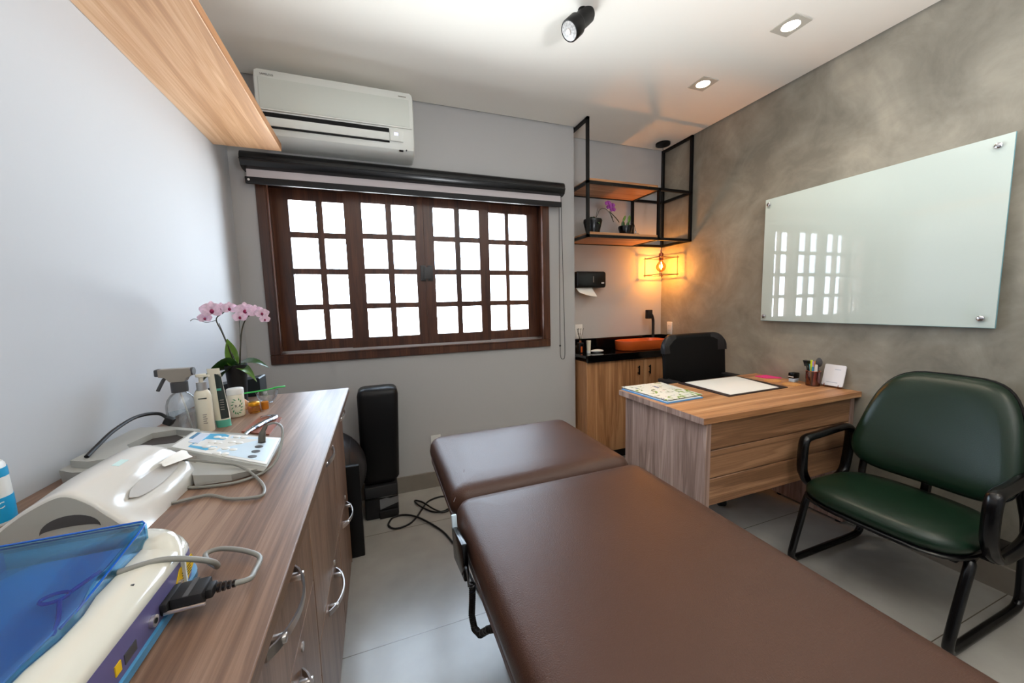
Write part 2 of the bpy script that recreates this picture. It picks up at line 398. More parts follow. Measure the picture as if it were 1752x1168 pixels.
# ------------------------------------------------------------------ air conditioner
ac = thing('air_conditioner', 'white wall-mounted split air conditioner near the ceiling above the blind', 'air conditioner', (-.12, YW, 2.2))
ax0, ax1 = -.533, .278
prof = [(YW-.001, 2.2), (2.50, 2.2), (2.42, 2.206), (2.385, 2.225), (2.368, 2.262), (2.36, 2.34), (2.358, 2.5), (2.372, 2.545), (2.40, 2.557), (YW-.001, 2.557)]
b = MB(); R = []
for x, ins in ((ax0, .02), (ax0+.006, .006), (ax0+.02, 0), (ax1-.02, 0), (ax1-.006, .006), (ax1, .02)):
    cy, cz = 2.47, 2.38
    R.append([Vector((x, y if y > YW-.01 else y+(ins if y < 2.4 else 0), z-ins*(1 if z > 2.5 else 0)+ins*(1 if z < 2.25 else 0)*.5)) for y, z in prof])
b.rings(R); part('housing', b, ac_white, ac, 30)
part('front_panel', MB().box(ax0+.025, ax1-.028, 2.352, 2.36, 2.345, 2.498, .003), ac_panel, ac)
part('panel_ridge', MB().box(ax0+.025, ax1-.015, 2.35, 2.36, 2.336, 2.344, .002), ac_white, ac)
part('air_slot', MB().box(ax0+.035, ax1-.145, 2.3565, 2.37, 2.306, 2.327), black_void, ac)
fl = MB().rings([[Vector((x, y, z)) for y, z in ((2.37, 2.304), (2.352, 2.302), (2.353, 2.28), (2.361, 2.262), (2.375, 2.262))] for x in (ax0+.036, ax1-.146)])
part('louver', fl, ac_white, ac, 50)
part('lower_slot', MB().box(ax0+.035, ax1-.145, 2.3625, 2.38, 2.253, 2.26), black_void, ac)
dp = part('display_panel', MB().box(ax1-.142, ax1-.068, 2.356, 2.366, 2.26, 2.322, .002), ac_white, ac)
part('lit_display', MB().box(ax1-.118, ax1-.096, 2.3545, 2.357, 2.292, 2.308, .001), display_glow, dp)
part('sensor_window', MB().box(ax1-.092, ax1-.068, 2.374, 2.385, 2.213, 2.222, .002, rot=Matrix.Rotation(radians(40), 3, 'X')), black_gloss, ac)
part('indicator', MB().cyl((ax1-.05, 2.374, 2.222), (ax1-.05, 2.383, 2.222), .004, 10), dkgrey, ac)
lettering('SAMSUNG', .0135, (ax0+.035, 2.356, 2.51), (1,0,0), (0,0,1), dkgrey, ac)
part('fine_print', MB().box(ax1-.085, ax1-.04, 2.3555, 2.3562, 2.512, 2.516), taupe, ac)

# ------------------------------------------------------------------ overhead shelf
osf = part('overhead_shelf', MB().box(XL+.001, -.425, -1.2, 2.352, 2.132, 2.172, .0015, 1), wood('bright_oak_along_y', 1, (172,126,88), (200,152,110), (222,182,144), .4, .8))
tag(osf, 'long pale oak wall shelf running overhead along the white wall', 'shelf')
part('edge_band', MB().box(-.4256, -.4244, -1.2, 2.352, 2.1335, 2.1705), wood_y, osf)

# ------------------------------------------------------------------ treatment table
tb = thing('treatment_table', 'brown vinyl upholstered treatment table with two cushion sections', 'massage table', (.53, .6, 0))
X0, X1 = .19, .886
def cushion(y0, y1, name):
    p = [(.012, .612), (.002, .622), (0, .64), (.004, .668), (.014, .686), (.032, .697), (.06, .7015), (.12, .7035)]
    return part(name, loft(X0, X1, y0, y1, .05, p, 8), brown_vinyl, tb, 60)
s1 = cushion(1.094, 1.662, 'leg_section'); s2 = cushion(-.62, 1.088, 'body_section')
def seam(p, q, parent): part('seam', MB().tube([p, ((p[0]+q[0])/2+.004, (p[1]+q[1])/2, (p[2]+q[2])/2+.001), q], .0012, 5, 3), brown_edge, parent)
seam((.196, 1.105, .668), (.262, 1.24, .704), s1)
part('leg_section_board', loft(X0+.004, X1-.004, 1.1, 1.655, .05, [(.006, .592), (0, .595), (0, .611), (.004, .614)]), brown_edge, tb)
part('body_section_board', loft(X0+.004, X1-.004, -.61, 1.082, .05, [(.006, .592), (0, .595), (0, .611), (.004, .614)]), brown_edge, tb)
b = MB()
for x in (.30, .776): b.box(x-.02, x+.02, -.5, 1.5, .545, .592, .003, 1)
for y in (-.45, .25, .85, 1.45): b.box(.3, .776, y-.02, y+.02, .55, .585)
part('frame', b, black_steel, tb)
part('base', MB().box(.42, .66, -.3, 1.15, .02, .07, .006).box(.37, .71, -.36, -.28, .0, .05, .006).box(.37, .71, 1.1, 1.18, .0, .05, .006), black_steel, tb)
for yy in (-.05, .75): part('lifting_column', MB().box(.46, .62, yy-.07, yy+.07, .06, .56, .006), black_steel, tb)
hc = part('hand_control', MB().box(.170, .185, .862, 1.005, .574, .665, .004, rot=Matrix.Rotation(radians(-12), 3, 'X')), black_gloss, tb)
part('control_top', MB().box(.170, .185, .995, 1.006, .605, .685, .003, rot=Matrix.Rotation(radians(-12), 3, 'X')), pale_blue, hc)
cp = [Vector(v) for v in ((.172, .862, .585), (.17, .845, .56), (.168, .82, .55))]
path = [Vector(v) for v in ((.17, .80, .62), (.17, .805, .575), (.168, .81, .53), (.17, .795, .506), (.176, .765, .515), (.185, .725, .56), (.2, .68, .60))]
def coil(path, R, turns, n=12):
    P = []; m = len(path)-1; N = turns*n
    for i in range(N+1):
        t = i/N*m; k = min(int(t), m-1); f = t-k
        p = path[k].lerp(path[k+1], f); d = (path[k+1]-path[k]).normalized(); u = d.cross(Vector((1,0,0))).normalized(); v = d.cross(u)
        a = 2*pi*i/n; P.append(p+R*(cos(a)*u+sin(a)*v))
    return P
cc = part('coiled_cable', MB().tube(coil([p+Vector((.008,0,.008)) for p in path], .006, 46, 8), .0026, 5), cable_blk, tb)
part('straight_lead', MB().tube([(.17, .872, .60), (.174, .855, .63), (.172, .83, .64), (.17, .80, .62)], .003, 6, 4), cable_blk, cc)
fc = [(.45,2.33,.3),(.44,2.36,.02),(.397,2.365,.006),(.337,2.39,.006),(.254,2.363,.006),(.204,2.285,.006),(.156,2.197,.006),(.103,2.142,.006),(.031,2.132,.006),(-.004,2.186,.006),(.024,2.252,.006),(.091,2.256,.008),(.164,2.19,.013),(.238,2.086,.008),(.29,1.985,.006),(.318,1.881,.006),(.339,1.773,.006),(.36,1.5,.006),(.42,1.2,.05)]
fc[0] = (.46, 2.42, .006); fc[1] = (.44, 2.385, .006)
solo('power_cord', MB().tube(fc, .0055, 8, 5), cable_blk, 'black power cord looped on the floor tiles beyond the treatment table', 'cord')
f2 = [(.47,2.35,.006),(.391,2.251,.006),(.329,2.207,.006),(.266,2.221,.006),(.205,2.289,.013),(.174,2.369,.007),(.173,2.407,.006),(.216,2.347,.013),(.271,2.231,.017),(.33,2.195,.006),(.41,2.24,.006),(.5,2.36,.006)]
solo('power_cord', MB().tube(f2, .005, 8, 5), cable_blk, 'thin black cord in a narrow hairpin loop crossing the looped cord', 'cord')

# ------------------------------------------------------------------ long counter with drawers
ct = solo('worktop', MB().box(XL+.001, -.147, -1.2, 1.935, .876, .9, .0015, 1), gwood_y, 'long walnut laminate worktop along the white wall holding the devices', 'worktop')
part('edge_band', MB().box(-.1476, -.1462, -1.2, 1.935, .8775, .8985), wood('edge_band_brown', 1, (84,60,44), (104,78,58), (122,94,72)), ct)
FX = -.187
def handle(y, z, L, parent):
    b = MB(); n = 14; R = []
    for k in range(n+1):
        t = -1+2*k/n; yy = y+t*L/2; out = .033*(1-t*t)**.8+.003
        wz = .009-.0035*(1-abs(t)); 
        R.append([Vector((FX+out-.002, yy, z-wz)), Vector((FX+out+.002, yy, z-wz)), Vector((FX+out+.002, yy, z+wz)), Vector((FX+out-.002, yy, z+wz))])
    b.rings(R)
    for sg in (-1, 1): b.box(FX-.001, FX+.026, y+sg*L*.36-.006, y+sg*L*.36+.006, z-.006, z+.006, .001, 1)
    part('handle', b, brushed, parent, 50)
cols = [(-1.15, -.555), (-.55, -.035), (-.03, .468), (.472, .988), (.992, 1.512), (1.516, 1.93)]
first = True
for i, (a, bq) in enumerate(cols):
    lab = ['walnut drawer cabinet at the hidden end of the worktop', 'walnut drawer cabinet beside the head of the treatment table', 'walnut drawer cabinet under the near half of the worktop',
           'walnut drawer cabinet below the blue-lidded device, with three handles stacked', 'middle walnut cabinet with lock above its curved handle, between two dark gaps', 'walnut drawer cabinet at the window end of the row']
    if i < 2: continue
    c = thing('drawer_cabinet', lab[i], 'cabinet', ((XL+FX)/2, (a+bq)/2, 0), 'drawer cabinets under the long worktop')
    part('carcass', MB().box(XL+.014, FX-.018, a-.001, bq+.001, .07, .8755), gwood_z, c)
    part('plinth', MB().box(XL+.014, FX-.045, a, bq, 0, .07), gwood_z, c)
    zs = [(.61, .868), (.345, .606), (.02, .341)] if i in (2, 3) else [(.418, .868), (.02, .414)]
    for (z0, z1) in zs:
        d = part('drawer', MB().box(FX-.018, FX, a+.002, bq-.002, z0, z1, .0012, 1), gwood_z, c)
        hz = z1-.094 if i > 3 or z0 > .6 else z1-.06
        if z0 < .42 and i > 3: hz = z1-.042
        handle((a+bq)/2 if i > 3 else (a+bq)/2-.035, hz, .2, d)
        part('lock', MB().cyl((FX-.001, (a+bq)/2+.088, hz+.052 if z0 > .4 else hz+.035), (FX+.003, (a+bq)/2+.088, hz+.052 if z0 > .4 else hz+.035), .009, 16), brushed, d)
part('end_panel', MB().box(XL+.002, FX, 1.9305, 1.935, 0, .8755), gwood_z, c)

# ------------------------------------------------------------------ things behind the counter end
bs = thing('padded_bolster', 'tall black vinyl cushion standing upright against the grey wall', 'cushion', (-.02, 2.42, .2))
pr = [(.03, .205), (.012, .212), (0, .24), (0, .76), (.006, .785), (.02, .798), (.05, .806)]
def mpb(x, y, z): return Vector((x, y, z))
b = loft(-.138, .098, 2.30, 2.46, .035, pr, 6)
def waist(v):
    if v.z < .3 and v.x > 0: v = Vector((v.x-(.3-v.z)*.32, v.y, v.z))
    return v
part('pad', b.xform(waist), black_vinyl, bs, 60)
bc = thing('step_box', 'low black box with a grey sticker, under the upright cushion', 'box', (-.03, 2.4, 0))
part('body', loft(-.13, .064, 2.285, 2.47, .012, [(.004, 0), (0, .006), (0, .198), (.004, .203)]), black_matte, bc)
part('ledge', MB().box(-.128, .058, 2.279, 2.287, .13, .137, .002, 1), black_gloss, bc)
stk = [(-.045,.055),(.064,.085),(.064,.125),(.015,.118),(-.005,.126),(-.045,.12)]
part('sticker', MB().rings([[Vector((x, y, z)) for x, z in stk] for y in (2.2835, 2.2848)]), mat('grey_sticker', (120,120,122), .6), bc)
part('lower_step', MB().box(-.05, .06, 2.27, 2.284, 0, .05, .004), black_matte, bc)
solo('foam_mat', MB().box(-.205, -.126, 1.955, 1.985, 0, .492, .006, 3), black_vinyl, 'narrow black padded mat standing on the floor beyond the drawer cabinets', 'mat')
bal = thing('exercise_ball', 'dark grey exercise ball wedged behind the end of the worktop', 'ball', (-.325, 2.19, 0))
n = 24; b = MB(); R = .225; cz = .39
part('ball', b.lathe((-.325, 2.19, cz), [(R*sin(pi*k/n)+1e-5, -R*cos(pi*k/n)) for k in range(n+1)], 40), black_rubber, bal, 80)
b = MB()
for q in range(-3, 4):
    a = radians(14*q); rr_, hh = R*cos(a)+.0006, R*sin(a)
    b.tube([(-.325+hh, 2.19+rr_*cos(2*pi*k/40), cz+rr_*sin(2*pi*k/40)) for k in range(40)], .0016, 5, closed=True)
part('ridge', b, black_rubber, bal, 80)
part('stand_ring', MB().tube([(-.325+.16*cos(2*pi*k/30), 2.19+.16*sin(2*pi*k/30), .205) for k in range(30)], .016, 8, closed=True).cyl((-.325, 2.03, .205), (-.325, 2.01, 0), .012).cyl((-.325, 2.35, .205), (-.325, 2.37, 0), .012).cyl((-.485, 2.19, .205), (-.505, 2.19, 0), .012).cyl((-.165, 2.19, .205), (-.16, 2.19, 0), .012), black_steel, bal)
solo('padded_block', MB().rings([[Vector((x, y, z*(1 if z < .5 else 1))) for x, z in [(-.715,0),(-.52,0),(-.52,.975),(-.525,.98),(-.705,.955),(-.715,.95)]] for y in (1.958, 2.06)]), mat('slate_black_vinyl', (28,34,38), .5), 'black padded block standing beyond the worktop behind the orchid pot', 'cushion')

# ------------------------------------------------------------------ desk
dk = thing('desk', 'oak laminate office desk with a grooved front panel against the concrete wall', 'desk', (1.9, 1.5, 0))
part('desk_top', MB().box(1.33, XR-.002, 1.186, 1.79, .734, .764, .0015, 1), wood_x, dk)
part('edge_band', MB().box(1.3285, 1.3302, 1.186, 1.79, .7345, .7635), desk_side, dk)
part('side_panel', MB().box(1.362, 1.392, 1.2, 1.77, .015, .7335, .001, 1), desk_side, dk)
part('side_panel', MB().box(2.412, 2.442, 1.2, 1.6, .012, .7335, .001, 1), desk_side, dk)
for z0, z1 in ((.602, .7335), (.467, .597), (.334, .462)):
    part('front_board', MB().box(1.393, 2.411, 1.204, 1.222, z0, z1, .002, 1), desk_front, dk)
for x, y in ((1.377, 1.23), (1.377, 1.73), (2.427, 1.23), (2.427, 1.56)): part('foot', MB().cyl((x, y, 0), (x, y, .016), .013, 14), black_matte, dk)
ZT = .764
def quad_slab(pts, z0, z1): return MB().prism(pts, z0, z1)
nb = thing('notebook', 'blue folder lying under the flowered notebook on the desk', 'folder', (1.47, 1.6, ZT))
NP = [(1.349, 1.792), (1.362, 1.437), (1.612, 1.448), (1.636, 1.785)]
part('cover', quad_slab(NP, ZT, ZT+.006), mat('light_blue_cover', (90,160,220), .35), nb)
part('pages', quad_slab([(1.356,1.785),(1.368,1.445),(1.606,1.453),(1.63,1.78)], ZT+.006, ZT+.009), paper, nb)
def floral():
    m = bpy.data.materials.new('floral_print'); m.use_nodes = True; nt = m.node_tree; N = nt.nodes; L = nt.links; b = N['Principled BSDF']; b.inputs['Roughness'].default_value = .35
    tc = N.new('ShaderNodeTexCoord'); base = lin((238,240,228)); prev = None
    for i, (col, sc, th, st) in enumerate((((120,160,50), 17, .60, (1, .5, 1)), ((70,100,44), 25, .66, (.6, 1.2, 1)), ((80,110,150), 22, .67, (1.2, .6, 1)), ((220,90,90), 30, .72, (1,1,1)))):
        mp = N.new('ShaderNodeMapping'); mp.inputs['Location'].default_value = (i*3.1, i*1.7, 0); mp.inputs['Scale'].default_value = st; mp.inputs['Rotation'].default_value = (0, 0, i*1.1)
        n = N.new('ShaderNodeTexNoise'); n.inputs['Scale'].default_value = sc; n.inputs['Detail'].default_value = 2; n.inputs['Distortion'].default_value = 1.5
        L.new(tc.outputs['Object'], mp.inputs[0]); L.new(mp.outputs[0], n.inputs['Vector'])
        g = N.new('ShaderNodeMath'); g.operation = 'GREATER_THAN'; g.inputs[1].default_value = th; L.new(n.outputs['Fac'], g.inputs[0])
        mx = N.new('ShaderNodeMix'); mx.data_type = 'RGBA'; L.new(g.outputs[0], mx.inputs['Factor']); mx.inputs[7].default_value = lin(col)
        if prev is None: mx.inputs[6].default_value = base
        else: L.new(prev, mx.inputs[6])
        prev = mx.outputs[2]
    L.new(prev, b.inputs['Base Color']); return m
fb = thing('notebook', 'notebook with white flower-printed cover on the desk corner', 'notebook', (1.48, 1.6, ZT+.0092))
part('back_cover', quad_slab([(1.353,1.80),(1.372,1.45),(1.628,1.466),(1.65,1.80)], ZT+.0092, ZT+.0102), black_gloss, fb)
part('pages', quad_slab([(1.357,1.79),(1.376,1.455),(1.622,1.47),(1.645,1.795)], ZT+.0102, ZT+.0135), paper, fb)
part('front_cover', quad_slab([(1.353,1.80),(1.372,1.45),(1.628,1.466),(1.65,1.80)], ZT+.0135, ZT+.015), floral(), fb)
dp_ = solo('desk_pad', quad_slab([(1.762,1.772),(1.748,1.405),(2.225,1.412),(2.262,1.768)], ZT, ZT+.005), mat('dark_brown_pad', (40,28,28), .5), 'dark desk pad on the desk between notebook and pen cup', 'desk pad')
solo('paper_sheet', quad_slab([(1.80,1.757),(1.778,1.42),(2.165,1.425),(2.235,1.75)], ZT+.0052, ZT+.0072), paper, 'blank white paper sheets lying on the dark desk pad', 'paper')
solo('cork_coaster', MB().lathe((2.326, 1.458, ZT), [(.0, 0), (.052, 0), (.053, .002), (.052, .004), (0, .004)], 32, False, 1, .82), cork, 'round cork coaster in front of the pen cup', 'coaster', 'cork coasters on the desk')
solo('cork_coaster', MB().lathe((2.33, 1.572, ZT), [(.0, 0), (.05, 0), (.051, .002), (.05, .004), (0, .004)], 32, False, 1, .82), cork, 'round cork coaster partly beside the pink note', 'coaster', 'cork coasters on the desk')
solo('sticky_notes', quad_slab([(2.36,1.71),(2.37,1.635),(2.455,1.60),(2.452,1.70)], ZT, ZT+.006), pink, 'bright pink sticky note pad near the concrete wall', 'note pad')
st = thing('rubber_stamp', 'small black self-inking stamp beside the pen cup', 'stamp', (2.42, 1.505, ZT))
part('housing', MB().box(2.398, 2.45, 1.488, 1.526, ZT+.022, ZT+.058, .006), black_gloss, st)
part('clear_frame', MB().box(2.402, 2.446, 1.491, 1.523, ZT, ZT+.022, .002), pale_blue, st)
part('stripe', MB().box(2.397, 2.398, 1.492, 1.522, ZT+.03, ZT+.036), white_plastic, st)
ph = thing('pen_cup', 'pinkish smoked plastic pen cup on the desk against the concrete wall', 'pen holder', (2.415, 1.39, ZT))
CX, CY = 2.41, 1.392
part('cup', MB().lathe((CX, CY, ZT), [(.001, .002), (.032, .002), (.034, .088), (.036, .088), (.034, 0), (.001, 0)], 28, False), rose_glass, ph, 50)
part('rim', MB().tube([(CX+.0352*cos(2*pi*k/28), CY+.0352*sin(2*pi*k/28), ZT+.088) for k in range(28)], .0016, 6, closed=True), copper, ph)
PENS = [('marker', (.012,.018), (.004,.024), .125, .007, (120,190,220), 'pale blue marker in the pen cup', 'marker'),
        ('pen', (-.008,.012), (-.018,.03), .128, .004, (30,30,34), 'slim dark pen leaning toward the stamp in the cup', 'pen'),
        ('highlighter', (0,.008), (-.002,.012), .15, .007, (206,224,40), 'yellow-green highlighter standing in the pen cup', 'highlighter'),
        ('pen', (.008,.004), (.0,.004), .142, .0055, (190,150,210), 'lilac pen standing in the middle of the cup', 'pen'),
        ('pen', (-.004,-.002), (.006,-.002), .146, .004, (230,160,90), 'orange pen standing in the cup', 'pen'),
        ('marker', (-.015,-.004), (-.016,-.006), .115, .006, (60,150,190), 'short marker with turquoise cap in the cup', 'marker'),
        ('pen', (.014,-.012), (.018,-.014), .155, .005, (18,18,20), 'black pen with clip standing tall in the cup', 'pen'),
        ('marker', (-.012,-.018), (-.016,-.024), .128, .008, (235,235,230), 'thick white marker leaning toward the card in the cup', 'marker')]
for nm, p0, p1, h, r, c, lab, cat in PENS:
    t = thing(nm, lab, cat, (CX+p0[0], CY+p0[1], ZT+.003), 'pens in the cup')
    a = Vector((CX+p0[0]*.6, CY+p0[1]*.6, ZT+.004)); e = Vector((CX+p1[0], CY+p1[1], ZT+h)); mdl = a.lerp(e, .62)
    part('barrel', MB().cyl(a, mdl, r*.92, 12), mat('pen_barrel', c if r > .0045 else (60,60,64), .35), t)
    part('cap', MB().cyl(mdl, e, r, 12, r*.85), mat('pen_cap', c, .35), t)
sc = thing('scissors', 'grey round-handled scissors standing tallest in the pen cup', 'scissors', (CX, CY-.024, ZT+.003))
part('blades', MB().tube([(CX, CY-.015, ZT+.006), (CX, CY-.024, ZT+.12)], [.003, .006], 8), dkgrey, sc)
part('grip', MB().xform(lambda v: v).lathe((0,0,0), [(.001,-.003), (.016, -.002), (.018, 0), (.016, .002), (.001,.003)], 24, False, 1, 1.5).xform(lambda v: Vector((CX+v.z, CY-.027+v.x, ZT+.142+v.y))), dkgrey, sc)
pc = thing('brush', 'black wedge-headed brush leaning out of the pen cup', 'brush', (CX, CY+.02, ZT+.003))
part('handle', MB().tube([(CX, CY+.01, ZT+.004), (CX-.004, CY+.028, ZT+.125)], .0028, 8), black_gloss, pc)
part('head', MB().rings([[Vector((CX-.004+dx, y, z)) for y, z in ((CY+.02, ZT+.145), (CY+.05, ZT+.146), (CY+.038, ZT+.112), (CY+.028, ZT+.115))] for dx in (-.014, .014)]), black_gloss, pc)
cdh = thing('card_stand', 'copper wire easel holding a square white card on the desk', 'stand', (2.45, 1.31, ZT))
for y in (1.345, 1.275):
    part('hook', MB().tube([(2.432, y, ZT+.022), (2.43, y, ZT+.008), (2.434, y, ZT+.003), (2.466, y, ZT+.003), (2.47, y-.002, ZT+.06)], .0018, 6, 3), copper, cdh)
part('crossbar', MB().tube([(2.466, 1.345, ZT+.003), (2.466, 1.275, ZT+.003)], .0018, 6), copper, cdh)
cdd = loft(-.052, .052, 0, .124, .008, [(0, 0), (0, .006)], 5)
ca = radians(16)
def cmap(v): return Vector((2.436+v.y*sin(ca)*.85+v.z*cos(ca), 1.31-v.x, ZT+.012+v.y*cos(ca)-v.z*sin(ca)))
cdo = thing('white_card', 'square white printed card leaning on the copper easel', 'card', (2.44, 1.31, ZT+.012))
part('board', cdd.xform(cmap), mat('white_card_stock', (236,238,244), .4), cdo)
ink = mat('faint_ink', (190,198,212), .6)
part('faint_print', MB().box(.0, .03, .095, .099, -.0004, .001).box(-.03, .025, .018, .022, -.0004, .001).xform(cmap), ink, cdo)

# ------------------------------------------------------------------ desk chair
oc = thing('office_chair', 'black mesh-back office chair behind the desk', 'chair', (2.07, 2.0, 0))
b = MB(); R = []
N_ = 8
for ins, dz in ((.03, -.016), (.008, -.014), (0, 0), (.008, .014), (.03, .016)):
    rg = []
    for x, z in rrect(1.79+ins, 2.348-ins, .58+ins, 1.052-ins, .09-ins*.6, 12):
        rg.append(Vector((x, 1.965+dz+.10*((x-2.07)/.28)**2*-.35+(z-.8)*.06, z)))
    R.append(rg)
part('backrest', b.rings(R), mat('black_mesh_fabric', (8,8,9), .6, spec=.25), oc, 60)
b = MB(); R = []
def ztop(x):
    e = min(x-1.788, 2.35-x)
    return 1.054-(.09-math.sqrt(max(0, .09**2-(.09-e)**2)) if e < .09 else 0)
for k in range(41):
    x = 1.789+(2.349-1.789)*(.5-.5*cos(pi*k/40)); zt_ = max(ztop(x), .966)
    def yy(z): return 1.965+.10*((x-2.07)/.28)**2*-.35+(z-.8)*.06
    R.append([Vector((x, yy(.93)-.019, .93)), Vector((x, yy(zt_)-.0195, zt_-.012)), Vector((x, yy(zt_)-.008, zt_)), Vector((x, yy(zt_)+.008, zt_)), Vector((x, yy(zt_)+.0185, zt_-.012)), Vector((x, yy(.93)+.018, .93))])
part('head_pad', b.rings(R), mat('black_leatherette_pad', (30,28,30), .4), oc, 60)
part('seat', loft(1.82, 2.32, 1.80, 1.94, .06, [(.02, .44), (0, .455), (0, .49), (.02, .51), (.07, .515)], 6), black_vinyl, oc, 60)
part('back_post', MB().tube([(2.07, 1.93, .46), (2.07, 2.0, .47), (2.07, 2.0, .6)], .02, 8, 4), black_matte, oc)
for x in (1.805, 2.335):
    ap = part('armrest', loft(x-.03, x+.03, 1.80, 1.98, .025, [(.006, .735), (0, .74), (0, .755), (.008, .762)], 5), black_matte, oc)
    part('arm_post', MB().tube([(x, 1.9, .737), (x, 1.9, .5), (2.07, 1.85, .455)], .014, 8, 1), black_matte, ap)
part('gas_column', MB().cyl((2.07, 1.83, .1), (2.07, 1.83, .44), .025, 16), black_matte, oc)
for k in range(5):
    a = 2*pi*k/5+.5; ex, ey = 2.07+.25*cos(a), 1.83+.25*sin(a)
    lg = part('base_arm', MB().tube([(2.07, 1.83, .1), (ex, ey, .065)], [.024, .014], 8), black_matte, oc)
    part('caster', MB().cyl((ex-.02*sin(a), ey+.02*cos(a), .026), (ex+.02*sin(a), ey-.02*cos(a), .026), .026, 18), black_matte, lg)

# ------------------------------------------------------------------ green visitor chair
gc = thing('visitor_chair', 'dark green padded armchair with black sled frame beside the desk', 'chair', (2.1, .84, 0))
YC = .845
def ell_ring(xf, xr, hw, z, n=40):
    """plan outline of the seat: wide rounded front, slightly narrower rear"""
    out = []
    for k in range(n):
        a = 2*pi*k/n; c, s_ = cos(a), sin(a)
        ex = abs(c)**.55*(1 if c > 0 else -1); ey = abs(s_)**.62*(1 if s_ > 0 else -1)
        x = (xf+xr)/2-ex*(xr-xf)/2
        wd = hw*(1-.08*(1-ex)/2)
        bow = -.03*(1-ey*ey)*(1 if ex > 0 else 0)*abs(ex)
        out.append(Vector((x+bow*0+(.0), YC+ey*wd, z)))
    return out
XF, XB, HW = 1.815, 2.275, .275
R = [ell_ring(XF+i, XB-i, HW-i, z) for i, z in ((.03, .352), (.008, .358), (0, .374), (.002, .392), (.014, .41), (.04, .422), (.09, .428), (.16, .429))]
part('seat', MB().rings(R), green_vinyl, gc, 70)
R = [ell_ring(XF+i, XB-i, HW-i, z) for i, z in ((.02, .338), (-.001, .342), (-.003, .35), (.004, .357))]
part('seat_shell', MB().rings(R), black_gloss, gc, 60)
def back_ring(ins, d, n=44):
    out = []
    for k in range(n):
        a = 2*pi*k/n; c, s_ = cos(a), sin(a)
        ey = abs(c)**.46*(1 if c > 0 else -1)
        ez = abs(s_)**(.5 if s_ > 0 else .8)*(1 if s_ > 0 else -1)
        hw = (.262 if ez < 0 else .262-.048*ez)-ins
        z = .60+ez*((.33 if s_ > 0 else .135)-ins)
        y = ey*hw-.024; z_ = 0
        x = 2.215+(z-.46)*.34+d - .055*(y/.26)**2
        out.append(Vector((x, YC+y, z)))
    return out
part('backrest', MB().rings([back_ring(i, d) for i, d in ((.09, -.052), (.05, -.049), (.022, -.04), (.006, -.025), (0, -.006), (.006, .004))]), green_vinyl, gc, 70)
part('back_shell', MB().rings([back_ring(i, d) for i, d in ((-.003, .0), (-.004, .008), (.01, .018), (.05, .022))]), black_gloss, gc, 60)
part('back_bracket', MB().box(2.27, 2.3, YC-.28, YC+.28, .555, .59, .004).tube([(2.10, YC, .345), (2.26, YC, .35), (2.30, YC, .42), (2.295, YC, .58)], .018, 8, 4), black_gloss, gc)
part('under_frame', MB().box(1.9, 2.2, YC-.24, YC+.24, .322, .34, .004), black_steel, gc)
for sg in (-1, 1):
    yl = YC+.262*sg
    p = [(2.15, yl-.03*sg, .332), (1.97, yl-.012*sg, .332), (1.93, yl, .318), (1.885, yl, .2), (1.835, yl, .055), (1.845, yl, .022), (1.88, yl, .016), (2.1, yl, .016), (2.31, yl, .016), (2.37, yl, .03), (2.385, yl, .08), (2.375, yl, .2), (2.36, yl, .36), (2.35, yl-.01*sg, .45), (2.31, yl-.02*sg, .572)]
    part('sled_leg', MB().tube(p, .0155, 10, 5), black_gloss, gc, 60)
    ya = YC+.296*sg
    q = [(1.955, ya, .40), (1.935, ya, .44), (1.932, ya, .52), (1.94, ya, .578), (1.965, ya, .597), (2.05, ya, .603), (2.2, ya, .613), (2.27, ya, .612), (2.30, ya, .59), (2.302, ya, .53), (2.285, ya, .42), (2.262, ya, .368), (2.21, ya, .345), (2.1, ya, .338), (2.02, ya, .345), (1.975, ya, .372)]
    b = MB().tube(q, .0175, 10, 5, closed=True)
    def flat(v, ya=ya):
        return Vector((v.x, ya+(v.y-ya)*1.35, v.z))
    part('armrest', b.xform(flat), black_gloss, gc, 60)
    part('arm_bolt', MB().box(2.0, 2.2, min(ya, ya-.05*sg), max(ya, ya-.05*sg), .33, .348, .003), black_gloss, gc)

# ------------------------------------------------------------------ glass board
gb = thing('glass_board', 'large white glass marker board with chrome standoffs on the concrete wall', 'board', (XR, 1.25, 1.1))
XG = 2.448
by0, by1, bz0, bz1 = .742, 1.752, 1.137, 1.928
part('glass_sheet', MB().box(XG, XG+.006, by0, by1, bz0, bz1, .001, 1), white_glass, gb)
part('polished_edge', MB().box(XG+.0005, XG+.0065, by0-.0012, by0+.0002, bz0, bz1).box(XG+.0005, XG+.0065, by0, by1, bz0-.0012, bz0+.0002), glass_edge, gb)
for y, z in ((by0+.04, bz0+.04), (by0+.04, bz1-.04), (by1-.025, bz0+.03), (by1-.025, bz1-.035)):
    f = part('standoff', MB().cyl((XG-.009, y, z), (XR-.0005, y, z), .0085, 20), chrome, gb)
    part('cap', MB().tube([(XG-.012, y, z), (XG-.01, y, z), (XG-.003, y, z), (XG-.001, y, z)], [.009, .0115, .0115, .0115], 20), chrome, f)

